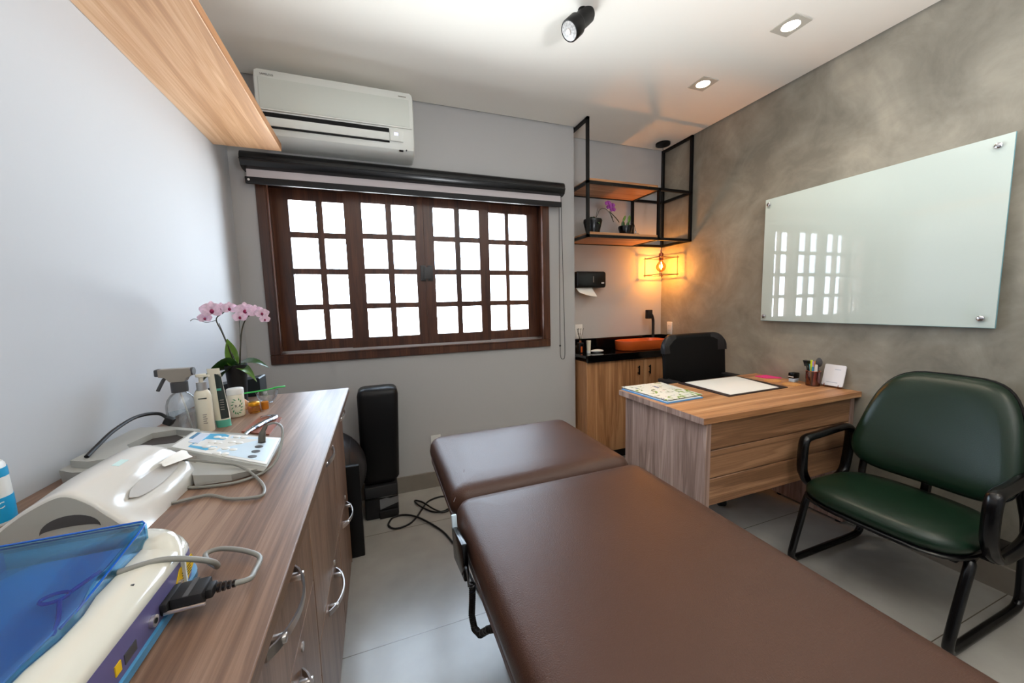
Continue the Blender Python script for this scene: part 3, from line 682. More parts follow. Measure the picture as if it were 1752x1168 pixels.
# ------------------------------------------------------------------ hanging shelf frame
sh = thing('hanging_shelf', 'black steel hanging shelf frame with two oak boards in the alcove', 'shelf', (1.97, 2.55, 1.77))
f0, f1, w_ = 2.385, 2.70, .02
xa, xm, xb = 1.49, 2.135, 2.46
def bars(name, L_):
    b = MB()
    for a, c in L_: b.bar(a, c, w_)
    return part(name, b, black_steel, sh)
zt, zm, zb = ZC-.011, 2.155, 1.775
for x, y in ((xa, f0), (xb, f0), (xb, f1)): bars('post', [((x, y, zb), (x, y, zt))])
for y in (f0, f1): bars('mid_post', [((xm, y, zb), (xm, y, zm))])
bars('post', [((xa, f1, zb), (xa, f1, zt))])
for x in (xa, xb): bars('ceiling_rail', [((x, f0, zt), (x, f1, zt))])
for z in (zm, zb):
    bars('rail', [((xa, f0, z), (xb, f0, z))]); bars('rail', [((xa, f1, z), (xb, f1, z))])
    for x in (xa, xm, xb): bars('cross_rail', [((x, f0, z), (x, f1, z))])
for z in (zm, zb):
    part('shelf_board', MB().box(xa+.011, xm-.011, f0-.004, f1-.0, z+.0105, z+.0285, .001, 1).box(xa+.011, xm-.011, f0+.0105, f1-.0105, z-.006, z+.0105), wood_x, sh)
ZS = zb+.0287
# plants on the lower board
def pot_lathe(c, r0, r1, h, n=28): return MB().lathe(c, [(.002, 0), (r0, 0), (r0+.3*(r1-r0), h*.3), (r1, h*.85), (r1-.002, h), (r1-.007, h), (r1-.009, h*.8), (.002, h*.8)], n, False)
def leaf(base, d, L, W, droop, n=8, twist=0):
    """curved leaf strip with a folded midrib; real thickness"""
    d = Vector(d).normalized(); side = d.cross(Vector((0,0,1))).normalized(); R = []
    if twist: side = (Matrix.Rotation(twist, 3, d) @ side)
    for k in range(n+1):
        t = k/n; c = Vector(base)+d*L*t+Vector((0, 0, -droop*t*t*L))
        wd = W*sin(pi*min(1, (.12+.88*t))**.75)*.5+.0008
        nrm = Vector((0,0,1)); v = -wd*.25
        R.append([c-side*wd-nrm*v*1, c+nrm*(-.0012), c+side*wd-nrm*v, c+side*wd-nrm*(v-.0012), c+nrm*0.0008, c-side*wd-nrm*(v-.0012)])
    return R
op = thing('potted_orchid', 'purple orchid in a black glossy pot on the hanging shelf', 'plant', (1.605, 2.50, ZS))
part('pot', pot_lathe((1.605, 2.50, ZS), .05, .072, .115), black_gloss, op)
part('soil', MB().lathe((1.605, 2.5, ZS+.088), [(.001, 0), (.06, 0), (.001, .004)], 20, False), mat('soil', (40,30,22), .9), op)
for d, L, W in (((.6,-.6,.5),.09,.035), ((-.5,-.7,.8),.10,.04), ((1,.1,.25),.08,.035), ((.1,-1,.1),.09,.04), ((-1,.2,.6),.08,.035)):
    part('leaf', MB().rings(leaf((1.605,2.5,ZS+.1), d, L, W, .5)), leafm, op, 70)
part('stem', MB().tube([(1.61,2.5,ZS+.09),(1.64,2.49,ZS+.15),(1.66,2.485,ZS+.19),(1.70,2.48,ZS+.20),(1.74,2.475,ZS+.17),(1.77,2.47,ZS+.13)], .002, 6, 5), stemm, op)
part('stake', MB().tube([(1.63,2.51,ZS+.09),(1.645,2.495,ZS+.20)], .0016, 6), stemm, op)
def flower(c, r, nrm, m1, m2, parent, lip=True):
    nrm = Vector(nrm).normalized(); u = nrm.cross(Vector((0,0,1))).normalized(); v = u.cross(nrm); c = Vector(c)
    b = MB()
    for a, L, W in ((90, 1, .75), (210, .95, .7), (330, .95, .7), (12, 1.1, 1.25), (168, 1.1, 1.25)):
        a = radians(a); d = cos(a)*u+sin(a)*v; s_ = -sin(a)*u+cos(a)*v; R = []
        for k in range(7):
            t = k/6; wd = r*W*.55*sin(pi*(.08+.86*t)**.8)+.0005; p = c+d*(r*L*t)+nrm*(r*.22*sin(pi*t)-(.002 if abs(a-pi/2) < .1 or a > pi else 0))
            R.append([p-s_*wd, p+nrm*.0005, p+s_*wd, p-nrm*.0007])
        b.rings(R)
    f = part('flower', b, m1, parent, 80)
    if lip:
        part('lip', MB().lathe((0,0,0), [(.0005, 0), (r*.16, .001), (r*.2, r*.12), (r*.1, r*.3), (.0005, r*.34)], 10, False).xform(lambda q: c-v*(r*.12)+u*q.x+v*q.y*1.3+nrm*q.z), m2, f, 80)
for c in ((1.715,2.46,ZS+.235), (1.735,2.47,ZS+.21), (1.765,2.475,ZS+.225), (1.775,2.48,ZS+.195)): flower(c, .022, (-.5,-1,.1), purple_petal, petal_c, op, False)
part('bud_spray', MB().tube([(1.74,2.475,ZS+.18),(1.80,2.47,ZS+.13),(1.825,2.468,ZS+.10)], .0035, 6, 3).tube([(1.745,2.475,ZS+.17),(1.775,2.47,ZS+.10)], .003, 6, 3), stemm, op)
cp_ = thing('potted_cactus', 'small green cactus with two upright pads in a black pot on the hanging shelf', 'plant', (1.90, 2.49, ZS))
part('pot', pot_lathe((1.90, 2.49, ZS), .038, .056, .078), black_gloss, cp_)
part('soil', MB().lathe((1.9, 2.49, ZS+.058), [(.001, 0), (.048, 0), (.001, .004)], 20, False), mat('soil', (40,30,22), .9), cp_)
def padm(c, rx, rz, tilt):
    n = 10; b = MB().lathe((0,0,0), [(sin(pi*k/n)+1e-4, -cos(pi*k/n)) for k in range(n+1)], 14)
    Rm = Matrix.Rotation(tilt, 3, 'Y'); return b.xform(lambda v: Vector(c)+Rm @ Vector((v.x*rx, v.y*.007, v.z*rz)))
for c, rx, rz, t in (((1.875,2.485,ZS+.092), .017,.025,0), ((1.885,2.485,ZS+.135), .010,.028,.45), ((1.92,2.485,ZS+.088), .015,.022,0), ((1.933,2.485,ZS+.135), .013,.03,.15)): part('cactus_pad', padm(c, rx, rz, t), leafm2 if rz > .026 else leafm, cp_, 80)
gbt = thing('glass_bottle', 'tiny clear glass bottle beside the cactus pot on the hanging shelf', 'bottle', (2.0, 2.49, ZS))
part('body', MB().box(1.985, 2.022, 2.475, 2.50, ZS, ZS+.03, .004), clear_plastic, gbt)
part('neck', MB().cyl((1.998, 2.487, ZS+.03), (1.998, 2.487, ZS+.045), .006, 14), chrome, gbt)
part('twig', MB().tube([(1.998, 2.487, ZS+.04), (1.985, 2.487, ZS+.09), (1.97, 2.487, ZS+.115)], .002, 5, 3), stemm, gbt)

# ------------------------------------------------------------------ pendant
PX, PY = 2.34, 2.575
pl = thing('pendant_lamp', 'copper pendant lamp with wire cage and glowing amber globe bulb in the alcove corner', 'lamp', (PX, PY, 1.48))
part('canopy', MB().cyl((PX, PY, ZC-.016), (PX, PY, ZC), .058, 36), black_steel, pl)
part('cord', MB().cyl((PX, PY, 1.71), (PX, PY, ZC-.016), .0022, 8), cable_blk, pl)
part('socket', MB().lathe((PX, PY, 1.632), [(.001,0), (.017,0), (.019,.006), (.019,.052), (.016,.062), (.006,.066), (.005,.085), (.001,.086)], 24), copper, pl)
bu = part('bulb', MB().lathe((PX, PY, 1.535), [(.0005, 0), (.012, .002), (.028, .012), (.038, .028), (.041, .044), (.037, .061), (.026, .078), (.015, .09), (.013, .1)], 28, False), amber, pl, 80)
part('filament', MB().lathe((PX, PY, 1.555), [(.0005,0), (.007,.004), (.009,.016), (.007,.03), (.003,.042), (.0005,.045)], 12), filament, bu, 80)
hw = .092; zt2, zb2 = 1.652, 1.508
b = MB(); e_ = .014
for z in (zt2, zb2):
    for s1_ in (-1, 1):
        b.tube([(PX-hw-e_, PY+s1_*hw, z), (PX+hw+e_, PY+s1_*hw, z)], .003, 6)
        b.tube([(PX+s1_*hw, PY-hw-e_, z+.002), (PX+s1_*hw, PY+hw+e_, z+.002)], .003, 6)
b.tube([(PX-hw, PY-hw, zt2+.003), (PX+hw, PY+hw, zt2+.003)], .0018, 6).tube([(PX-hw, PY+hw, zt2+.003), (PX+hw, PY-hw, zt2+.003)], .0018, 6)
for s1_ in (-1, 1):
    for s2_ in (-1, 1): b.tube([(PX+s1_*hw, PY+s2_*hw, zb2-e_), (PX+s1_*hw, PY+s2_*hw, zt2+e_)], .003, 6)
part('wire_cage', b, mat('dark_copper', (86,52,40), .4, metal=.7), pl)

# ------------------------------------------------------------------ vanity, basin
vc = thing('vanity_cabinet', 'oak vanity cabinet with two doors under the black granite top in the alcove', 'cabinet', (1.98, 2.56, 0))
part('carcass', MB().box(1.50, XR-.003, 2.44, YA-.002, .08, .8245), wood_z, vc)
part('plinth', MB().box(1.52, XR-.003, 2.47, YA-.01, 0, .08), black_matte, vc)
for x0, x1, hx in ((1.502, 2.038, 1.985), (2.042, XR-.012, 2.095)):
    d = part('door', MB().box(x0, x1, 2.422, 2.4395, .085, .822, .001, 1), wood_z, vc)
    part('handle', MB().box(hx-.006, hx+.006, 2.403, 2.409, .69, .765, .002).box(hx-.004, hx+.004, 2.409, 2.424, .70, .708).box(hx-.004, hx+.004, 2.409, 2.424, .747, .755), black_steel, d)
gt = thing('granite_worktop', 'polished black granite worktop with upstand in the alcove', 'worktop', (1.98, 2.56, .825))
part('slab', MB().box(XE+.003, XR-.001, 2.40, YA-.001, .858, .88, .0015, 1), black_granite, gt)
part('fascia', MB().box(1.497, XR-.001, 2.40, 2.42, .825, .858), black_granite, gt)
part('upstand', MB().box(XE+.003, XR-.001, YA-.02, YA-.001, .88, .98, .001, 1), black_granite, gt)
part('upstand', MB().box(XR-.02, XR-.001, 2.41, YA-.02, .88, .98, .001, 1), black_granite, gt)
bn = thing('vessel_basin', 'orange ceramic vessel basin on the black granite worktop', 'sink', (2.04, 2.53, .88))
part('bowl', loft(1.875, 2.34, 2.452, 2.655, .1, [(.012, .8802), (.006, .886), (0, .955), (.001, .96), (.008, .96), (.012, .955), (.022, .90), (.05, .892)], 8), orange_m, bn, 50)
fa = thing('faucet', 'black curved basin faucet rising behind the orange basin', 'faucet', (2.25, 2.66, .98))
part('spout', MB().tube([(2.335, 2.655, .881), (2.335, 2.655, 1.08), (2.327, 2.652, 1.13), (2.305, 2.645, 1.165), (2.27, 2.64, 1.175)], .0125, 12, 6), black_matte, fa)
part('spout_head', MB().box(2.24, 2.29, 2.61, 2.65, 1.13, 1.21, .006), black_matte, fa)
part('base_flange', MB().cyl((2.335, 2.655, .8805), (2.335, 2.655, .89), .022, 20), black_matte, fa)
td = thing('towel_dispenser', 'black wall towel dispenser with white paper hanging out in the alcove', 'dispenser', (1.68, YA, 1.45))
part('housing', loft(1.53, 1.815, 1.405, 1.54, .02, [(.0, 0), (0, .08), (.006, .09), (.02, .094)], 5, mp=lambda x, y, z: Vector((x, YA-.001-z, y))), black_gloss, td, 40)
part('window_slot', MB().box(1.686, 1.692, YA-.0975, YA-.0945, 1.45, 1.5, .001, 1), taupe, td)
part('badge', MB().box(1.765, 1.79, YA-.0965, YA-.0945, 1.44, 1.45), white_plastic, td)
R = []
for k in range(9):
    t = k/8; R.append([Vector((1.54+.15*t, YA-.07+.0, 1.405)), Vector((1.54+.15*t, YA-.068, 1.405)), Vector((1.56+.17*t, YA-.082, 1.41-.075*sin(pi*.5*(.35+.65*t)))), Vector((1.56+.17*t, YA-.085, 1.41-.075*sin(pi*.5*(.35+.65*t))))])
part('paper_towel', MB().rings(R), paper, td)
def plate(name, label, c, axis, w2, h2, holes, hm=dkgrey):
    o = thing(name, label, 'outlet', c)
    x, y, z = c
    if axis == 'y': part('cover', MB().box(x-w2, x+w2, y-.009, y-.0005, z-h2, z+h2, .003), white_plastic, o)
    else: part('cover', MB().box(x-.009, x-.0005, y-w2, y+w2, z-h2, z+h2, .003), white_plastic, o)
    for dx, dz in holes:
        if axis == 'y': part('socket_hole', MB().cyl((x+dx, y-.0095, z+dz), (x+dx, y-.006, z+dz), .003, 8), hm, o)
        else: part('socket_hole', MB().cyl((x-.0095, y+dx, z+dz), (x-.006, y+dx, z+dz), .003, 8), hm, o)
plate('wall_outlet', 'white outlet plate on the alcove wall above the granite beside the reeds', (1.60, YA, 1.043), 'y', .036, .06, [(-.01,-.02),(.01,-.02),(0,-.015),(-.01,.02),(.01,.02),(0,.025)])
plate('wall_outlet', 'small outlet on the concrete wall over the basin corner', (XR, 2.60, 1.04), 'x', .03, .055, [(-.008,-.02),(.008,-.02),(-.008,.02),(.008,.02)])
plate('wall_outlet', 'white outlet low on the grey wall beyond the treatment table', (.345, YW, .325), 'y', .035, .055, [(-.01,-.02),(.01,-.02),(-.01,.02),(.01,.02)])
ZG = .8802
rd = thing('reed_diffuser', 'black reed diffuser bottle with dark sticks and an orange label on the granite', 'diffuser', (1.535, 2.58, ZG))
part('bottle', MB().box(1.515, 1.56, 2.56, 2.60, ZG, ZG+.085, .004), black_gloss, rd)
part('label', MB().box(1.53, 1.546, 2.5585, 2.56, ZG+.006, ZG+.055), orange_m, rd)
part('neck', MB().cyl((1.538, 2.58, ZG+.085), (1.538, 2.58, ZG+.1), .009, 14), copper, rd)
for dx, dy in ((-.028, 0), (-.012, .01), (.012, .008), (.028, -.004)): part('reed', MB().tube([(1.538, 2.58, ZG+.08), (1.538+dx, 2.58+dy, ZG+.2)], .0018, 5), stemm, rd)
ct2 = thing('cream_tube', 'slim cream-coloured tube standing on the granite beside the diffuser', 'tube', (1.60, 2.56, ZG))
part('body', MB().lathe((1.60, 2.555, ZG), [(.001,0),(.014,0),(.015,.02),(.019,.1),(.001,.102)], 18, True), cream, ct2)
part('cap', MB().lathe((1.60, 2.555, ZG), [(.001,-.0001),(.0165,-.0001),(.0165,.018),(.001,.019)], 18, True), white_plastic, ct2)
th = thing('white_device', 'white rounded handheld device lying on the granite', 'device', (1.67, 2.54, ZG))
part('shell', MB().lathe((0,0,0), [(sin(pi*k/10)+1e-4, -cos(pi*k/10)) for k in range(11)], 18).xform(lambda v: Vector((1.665+v.z*.052, 2.53+v.x*.02-v.z*.012, ZG+.014+v.y*.0135))), white_plastic, th, 80)

# ------------------------------------------------------------------ ceiling lamps
for i, (x, y) in enumerate(DOWN[:3]):
    o = thing('ceiling_downlight', ['square recessed downlight, lit, the larger-looking one in the ceiling over the desk front', 'square recessed downlight, lit, toward the alcove over the back of the desk', 'square recessed downlight, lit, over the green chair side of the room'][i], 'ceiling light', (x, y, ZC), 'recessed ceiling downlights')
    inner = [Vector((x+.039*cos(2*pi*k/32), y+.039*sin(2*pi*k/32), 0)) for k in range(32)]
    def sq(k, h=.06):
        c_, s_ = cos(2*pi*k/32), sin(2*pi*k/32); m_ = max(abs(c_), abs(s_)); return Vector((x+h*c_/m_, y+h*s_/m_, 0))
    outer = [sq(k) for k in range(32)]
    U = Vector((0,0,ZC-.004)); V = Vector((0,0,ZC+.001))
    b = MB().rings([[p+U for p in inner], [p+U for p in outer], [p+V for p in outer], [p+V for p in inner]], closed=True)
    part('trim_plate', b, trim_white, o)
    part('diffuser', MB().cyl((x, y, ZC-.0035), (x, y, ZC-.002), .037, 28), lamp_glow, o)
sp = thing('track_spotlight', 'black adjustable ceiling spotlight with a round clear lens', 'spotlight', (.93, 1.52, ZC))
A = Vector((.94, 1.56, 2.55)); D = Vector((-.81, -.1, -.8)).normalized()
def axial(a, d, prof, n=28):
    d = d.normalized(); u = d.cross(Vector((0,0,1))).normalized(); v = d.cross(u)
    return MB().rings([[a+d*z+r*(cos(2*pi*k/n)*u+sin(2*pi*k/n)*v) for k in range(n)] for r, z in prof])
part('head', axial(A, D, [(.001,-.07),(.031,-.068),(.036,-.058),(.036,.018),(.039,.022),(.045,.032),(.045,.084),(.042,.09),(.038,.088),(.001,.086)]), black_steel, sp)
le = part('lens', axial(A, D, [(.001,.087),(.038,.087),(.038,.089),(.033,.092),(.001,.0925)]), mat('frosted_lens', (205,205,205), .25, noise=.25, nscale=120), sp)
part('lens_core', axial(A, D, [(.001,.0926),(.013,.093),(.010,.096),(.001,.0965)]), brushed, le)
part('stem', MB().tube([(.95, 1.56, ZC-.001), (.95, 1.56, 2.56)], .007, 10), black_steel, sp)
part('mount', MB().cyl((.95, 1.56, ZC-.012), (.95, 1.56, ZC), .02, 24), black_steel, sp)

# ------------------------------------------------------------------ things on the worktop
ZW = .9002
# --- blue-lidded device
bd = thing('clinic_device', 'white tabletop device with a blue transparent lid and grey cable, nearest on the worktop', 'medical device', (-.45, .45, ZW))
part('base_skirt', loft(-.64, -.270, .2, .665, .05, [(.004, ZW), (-.005, ZW+.003), (-.005, ZW+.012), (.004, ZW+.015)], 8), base_blue, bd)
part('side_body', loft(-.632, -.268, .21, .655, .045, [(0, ZW+.012), (0, ZW+.052)], 8), lavender, bd)
pf = [(.004, .946), (-.008, .947), (-.011, .952), (-.007, .962), (.010, .970), (.03, .9725)]
part('shell', loft(-.638, -.275, .205, .66, .055, [(a+.004, z) for a, z in pf], 10), ivory, bd, 60)
R = []; rc = .088; hx, hy = -.262-rc, .664-rc
plan = [(hx+rc*cos(radians(t)), hy+rc*sin(radians(t)), cos(radians(t)), sin(radians(t))) for t in range(12, 91, 6)]+[(hx-.27*k/6, hy+rc, 0, 1) for k in range(1, 7)]
for i, (x, y, nx, ny) in enumerate(plan):
    tz = .962+.018*min(1, i/5)
    R.append([Vector((x-nx*i_, y-ny*i_, z)) for i_, z in ((0, .914), (0, tz-.012), (.006, tz-.003), (.016, tz), (.034, tz-.001), (.05, tz-.012), (.05, .955), (.008, .95), (.008, .914))])
part('rear_hood', MB().rings(R), ivory, bd, 60)
# lid: hollow acrylic tray cover, walls and top with thickness
def lid_prof(y):
    if y > .60: return 1.004
    if y > .46: return .984+.020*((y-.46)/.14)**.8
    return .984
ys = [.21, .26, .32, .38, .43, .46, .49, .52, .55, .58, .605, .622]
lx0, lx1 = -.60, -.312; thk = .0022
R = []
for y in ys:
    z = lid_prof(y); bz = .9735
    xr = lx1 + (.0 if y > .5 else (.006 if y > .44 else .0))
    R.append([Vector((lx0, y, bz)), Vector((lx0, y, z-.004)), Vector((lx0+.006, y, z)), Vector((xr-.006, y, z)), Vector((xr, y, z-.004)), Vector((xr, y, bz)),
              Vector((xr-thk, y, bz)), Vector((xr-thk, y, z-.005)), Vector((xr-.007, y, z-thk)), Vector((lx0+.007, y, z-thk)), Vector((lx0+thk, y, z-.005)), Vector((lx0+thk, y, bz))])
ld = part('lid', MB().rings(R), blue_plastic, bd, 50)
part('lid_rear_wall', MB().box(lx0+.002, lx1-.002, .619, .622, .972, 1.001), blue_plastic, ld)
blue_solid = mat('blue_acrylic_rim', (24,92,190), .12, coat=.5)
part('lid_rim', MB().tube([(lx0, .622, 1.004), (lx1-.004, .622, 1.004), (lx1, .619, 1.001), (lx1+.001, .60, .998), (lx1+.001, .55, .989), (lx1+.004, .49, .983), (lx1, .47, .978)], .0013, 6), blue_solid, ld)
part('lid_ring', MB().tube([(lx1-.03+.011*cos(2*pi*k/20), .515+.008*sin(2*pi*k/20), .985) for k in range(20)], .0018, 6, closed=True).tube([(lx1-.022, .508, .985), (lx1-.012, .488, .977), (lx1-.006, .47, .972)], .002, 6, 3).tube([(lx1-.02, .52, .985), (lx1-.008, .545, .988)], .002, 6), blue_solid, ld)
part('lid_fin', MB().box(-.452, -.448, .60, .617, .975, .998), blue_solid, ld)
part('tray_insert', MB().box(-.595, -.318, .215, .617, .9728, .9750, .001, 1), mat('blue_tray', (96,164,206), .35), bd)
part('vent_mark', MB().box(-.293, -.286, .532, .534, .9685, .9700), dkgrey, bd)
# warning label etc. on the side panel (faces +X)
SX = -.2678
part('warning_label', MB().rings([[Vector((x, y, z)) for y, z in ((.605,.917),(.628,.93),(.622,.944),(.588,.944),(.576,.93),(.585,.917))] for x in (SX-.0006, SX+.0006)]), yellow, bd)
for k in range(4): part('label_line', MB().box(SX, SX+.0011, .592, .616, .9235+k*.0036, .9243+k*.0036), label_black, bd)
part('small_label', MB().box(SX-.0004, SX+.0008, .455, .464, .922, .933), yellow, bd)
part('side_print', MB().box(SX-.0004, SX+.0006, .47, .49, .921, .932), dkgrey, bd)
part('power_jack', MB().tube([(SX-.002, .52, .927), (SX+.004, .52, .927)], .0065, 16), brushed, bd)
part('jack_hole', MB().cyl((SX+.003, .52, .927), (SX+.0045, .52, .927), .003, 12), black_void, bd)
for y in (.583,): part('screw_post', MB().cyl((SX-.002, y, .929), (SX+.004, y, .929), .003, 10), brushed, bd)
cn = part('serial_plug', MB().box(SX, SX+.008, .535, .574, .919, .934, .002), black_matte, bd)
part('plug_hood', MB().box(SX+.008, SX+.042, .538, .572, .917, .936, .003).box(SX+.04, SX+.05, .545, .565, .92, .933, .003), black_matte, cn)
part('clip', MB().box(SX+.022, SX+.028, .5375, .5725, .9355, .9368), dkgrey, cn)
for y in (.536, .575): part('thumb_screw', MB().tube([(SX+.004, y, .922), (SX+.045, y, .922)], .0022, 8), brushed, cn)
for k in range(4): part('strain_relief', MB().tube([(SX+.052+k*.0055, .556, .9265), (SX+.055+k*.0055, .556, .9265)], .0062-.0005*k, 12), black_gloss, cn)
c1 = [(SX+.07,.556,.9265),(SX+.085,.562,.924),(-.185,.59,.915),(-.188,.628,.912),(-.215,.655,.912),(-.25,.672,.914),(-.268,.668,.914),(-.262,.65,.914),(-.236,.612,.922),(-.232,.594,.94),(-.25,.586,.955),(-.28,.578,.968),(-.31,.56,.974),(-.325,.548,.977)]
part('data_cable', MB().tube(c1, .0036, 10, 6), cable_grey, bd)

# --- white towel/tissue dispenser lying on its back
dd = thing('towel_box', 'glossy white arched paper towel box lying on the worktop with paper in its slot', 'dispenser', (-.52, .92, ZW))
DC, DH = -.52, .104
NEAR = [(-.409,0),(-.424,.020),(-.446,.047),(-.472,.077),(-.504,.095),(-.545,.079),(-.58,.054),(-.612,.022),(-.625,0)]
FAR = [(-.409,0),(-.411,.028),(-.428,.058),(-.458,.086),(-.503,.100),(-.548,.086),(-.588,.056),(-.616,.024),(-.625,0)]
def onarch(a, y, off=0):
    a = min(max(a, 0), 1); t = min(max((y-.8)/.12, 0), 1); t = t*t*(3-2*t); P = [Vector((n[0]+(f[0]-n[0])*t, 0, n[1]+(f[1]-n[1])*t)) for n, f in zip(NEAR, FAR)]
    def ev(q):
        q = min(max(q, 0), 7.9999); i = int(q); f = q-i
        p0, p1, p2, p3 = P[max(i-1,0)], P[i], P[i+1], P[min(i+2,8)]
        return .5*((2*p1)+(p2-p0)*f+(2*p0-5*p1+4*p2-p3)*f*f+(3*p1-p0-3*p2+p3)*f**3)
    p = ev(a*8); d = ev(a*8+.05)-ev(a*8-.05); nrm = Vector((-d.z, 0, d.x)).normalized()*-1
    if nrm.z < 0: nrm = -nrm
    return Vector((p.x+nrm.x*off, y, ZW+max(.0005, p.z+nrm.z*off)))
def arch(y, ins=0, n=28): return [onarch(k/n, y, -ins) for k in range(n+1)]
body = MB(); N1 = 28; ysd = [.8, .803, .81]+[.82+.01*i for i in range(19)]+[1.005, 1.015, 1.02]
insd = {.8: .004, .803: .001, 1.015: .001, 1.02: .005}
R = []
for y in ysd:
    rg = arch(y, insd.get(y, 0), 40)
    new = []
    for i, v in enumerate(rg):
        # pressed-in oval slot on the upper right flank
        a = i/40; u = (v.y-.92)/.085; q = (a-.26)/.085
        d = u*u+q*q
        if d < 1.4:
            dep = .013*(1-d/1.4)**1.1; v = v-Vector((.7*dep, 0, .9*dep))
        new.append(v)
    R.append(new)
part('shell', MB().rings(R), gloss_white, dd, 60)
R = [[v for v in arch(.7985, .006, 40)], [v for v in arch(.801, .006, 40)]]
ef = part('end_cap', MB().rings(R), lt_grey, dd, 60)
cres = [(-.042*cos(pi*k/16), .026*sin(pi*k/16)) for k in range(17)]+[(.042*cos(pi*k/10), .007*sin(pi*k/10)) for k in range(1, 10)]
part('hand_recess', MB().rings([[Vector((-.498+x*.9, y, ZW+.03+z)) for x, z in cres] for y in (.7978, .7987)]), dkgrey, ef)
# paper slot and sheet
R = []
for k in range(13):
    t = -1+2*k/12; y = .92+.075*t; wd = .052*math.sqrt(max(0.002, 1-t*t))
    dep = -.012*(1-(t*t)/1.4)**1.1+.002
    R.append([onarch(.26-wd, y, dep*.9), onarch(.26, y, dep+.001), onarch(.26+wd, y, dep*.9), onarch(.26, y, dep-.004)])
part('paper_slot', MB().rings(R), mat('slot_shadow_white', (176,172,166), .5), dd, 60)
R = []
for k in range(11):
    t = k/10; y = .945+.078*t; w2 = .018+.030*t*(1.25-.5*t); h = .001+.006*sin(t*2.2); c0 = .30-.04*t
    R.append([onarch(c0+w2, y, h), onarch(c0+w2*.4, y+.002, h+.0025), onarch(c0-w2*.3, y, h+.0005), onarch(c0-w2, y, h+.002), onarch(c0-w2, y, h+.001), onarch(c0-w2*.3, y, h-.0006), onarch(c0+w2*.4, y+.002, h+.0014), onarch(c0+w2, y, h-.001)])
part('paper_sheet', MB().rings(R), paper, dd, 40)
part('faint_print', MB().rings([[onarch(.47, y, .0004), onarch(.44, y, .0004), onarch(.44, y, .0001), onarch(.47, y, .0001)] for y in (.90, .93)]), mat('pale_teal_print', (196,224,222), .4), dd)

# --- electrotherapy unit
eu = thing('electrotherapy_unit', 'grey electrotherapy unit with a blue and white button panel on the worktop', 'medical device', (-.47, 1.15, ZW))
bot = [(-.273,1.003),(-.276,1.188),(-.40,1.262),(-.50,1.318),(-.60,1.375),(-.685,1.39),(-.70,1.37),(-.70,1.12),(-.66,1.09),(-.424,1.035),(-.40,.978),(-.33,.975)]
bx = [Vector((x, y, ZW+.002)) for x, y in bot]
mid = [(-.266,.995,.915),(-.273,1.192,.915),(-.40,1.262,.93),(-.50,1.312,.935),(-.60,1.37,.935),(-.685,1.385,.935),(-.70,1.365,.935),(-.70,1.115,.935),(-.66,1.085,.935),(-.43,1.04,.93),(-.405,.985,.925),(-.33,.972,.918)]
top = [(-.264,.988,.919),(-.276,1.193,.919),(-.40,1.225,.94),(-.495,1.26,.953),(-.60,1.345,.952),(-.672,1.37,.95),(-.685,1.35,.95),(-.682,1.135,.95),(-.64,1.105,.953),(-.502,1.118,.957),(-.40,1.06,.94)]
# handle hole: build the body in two meshes joined round a real hole
part('housing', MB().rings([bx, [Vector(v) for v in mid]], True), lt_grey, eu, 30)
hb = MB()
P4 = [Vector(v) for v in ((-.502,1.116,.9572), (-.262,.984,.9205), (-.276,1.195,.9205), (-.503,1.25,.9535))]
def onpanel(u, v, h=0):  # u 0..1 left->right, v 0..1 front->back
    a = P4[0].lerp(P4[1], u); b_ = P4[3].lerp(P4[2], u); n_ = (P4[1]-P4[0]).cross(P4[3]-P4[0]).normalized()
    return a.lerp(b_, v)+n_*h
low = [Vector((-.502,1.10,.925)), Vector((-.268,.978,.912)), Vector((-.275,1.196,.912)), Vector((-.503,1.262,.925))]
hb.rings([low, [onpanel(0,0,-.001), onpanel(1,0,-.001), onpanel(1,1,-.001), onpanel(0,1,-.001)]])
part('panel_housing', hb, lt_grey, eu, 30)
# handle: strip loop to the left with an open hole
hz0, hz1 = .934, .9515
for poly in ([(-.685,1.125),(-.64,1.10),(-.502,1.115),(-.502,1.165),(-.60,1.17),(-.62,1.20),(-.685,1.20)], [(-.685,1.20),(-.62,1.20),(-.61,1.29),(-.56,1.30),(-.503,1.262),(-.503,1.235),(-.495,1.275),(-.60,1.35),(-.672,1.37),(-.685,1.35)]):
    part('handle_bridge', MB().prism(poly, hz0, hz1), lt_grey, eu)
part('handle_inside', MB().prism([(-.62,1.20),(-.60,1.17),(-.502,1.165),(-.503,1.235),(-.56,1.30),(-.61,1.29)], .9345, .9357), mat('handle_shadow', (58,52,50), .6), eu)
def pquad(u0, u1, v0, v1, h0, h1): return MB().rings([[onpanel(u0,v0,h), onpanel(u1,v0,h), onpanel(u1,v1,h), onpanel(u0,v1,h)] for h in (h0, h1)])
pp = part('control_panel', pquad(.03, .985, .04, .96, -.001, .0012), white_plastic, eu)
part('panel_line', pquad(.055, .062, .06, .94, .0012, .0018), white_plastic, pp)
pb = part('blue_print', MB().rings([[onpanel(u, v, h) for u, v in ((.17,.15),(.36,.13),(.43,.3),(.43,.9),(.36,.97),(.17,.9))] for h in (.0012, .0016)]), sky_blue, pp)
part('print_fade', pquad(.46, .96, .1, .9, .0012, .0015), pale_blue, pp)
part('display', pquad(.12, .22, .35, .88, .0016, .003), mat('lcd_pale', (206,218,236), .2), pp)
part('badge', pquad(.075, .12, .55, .92, .0016, .0024), mat('badge_blue', (60,120,160), .3), pp)
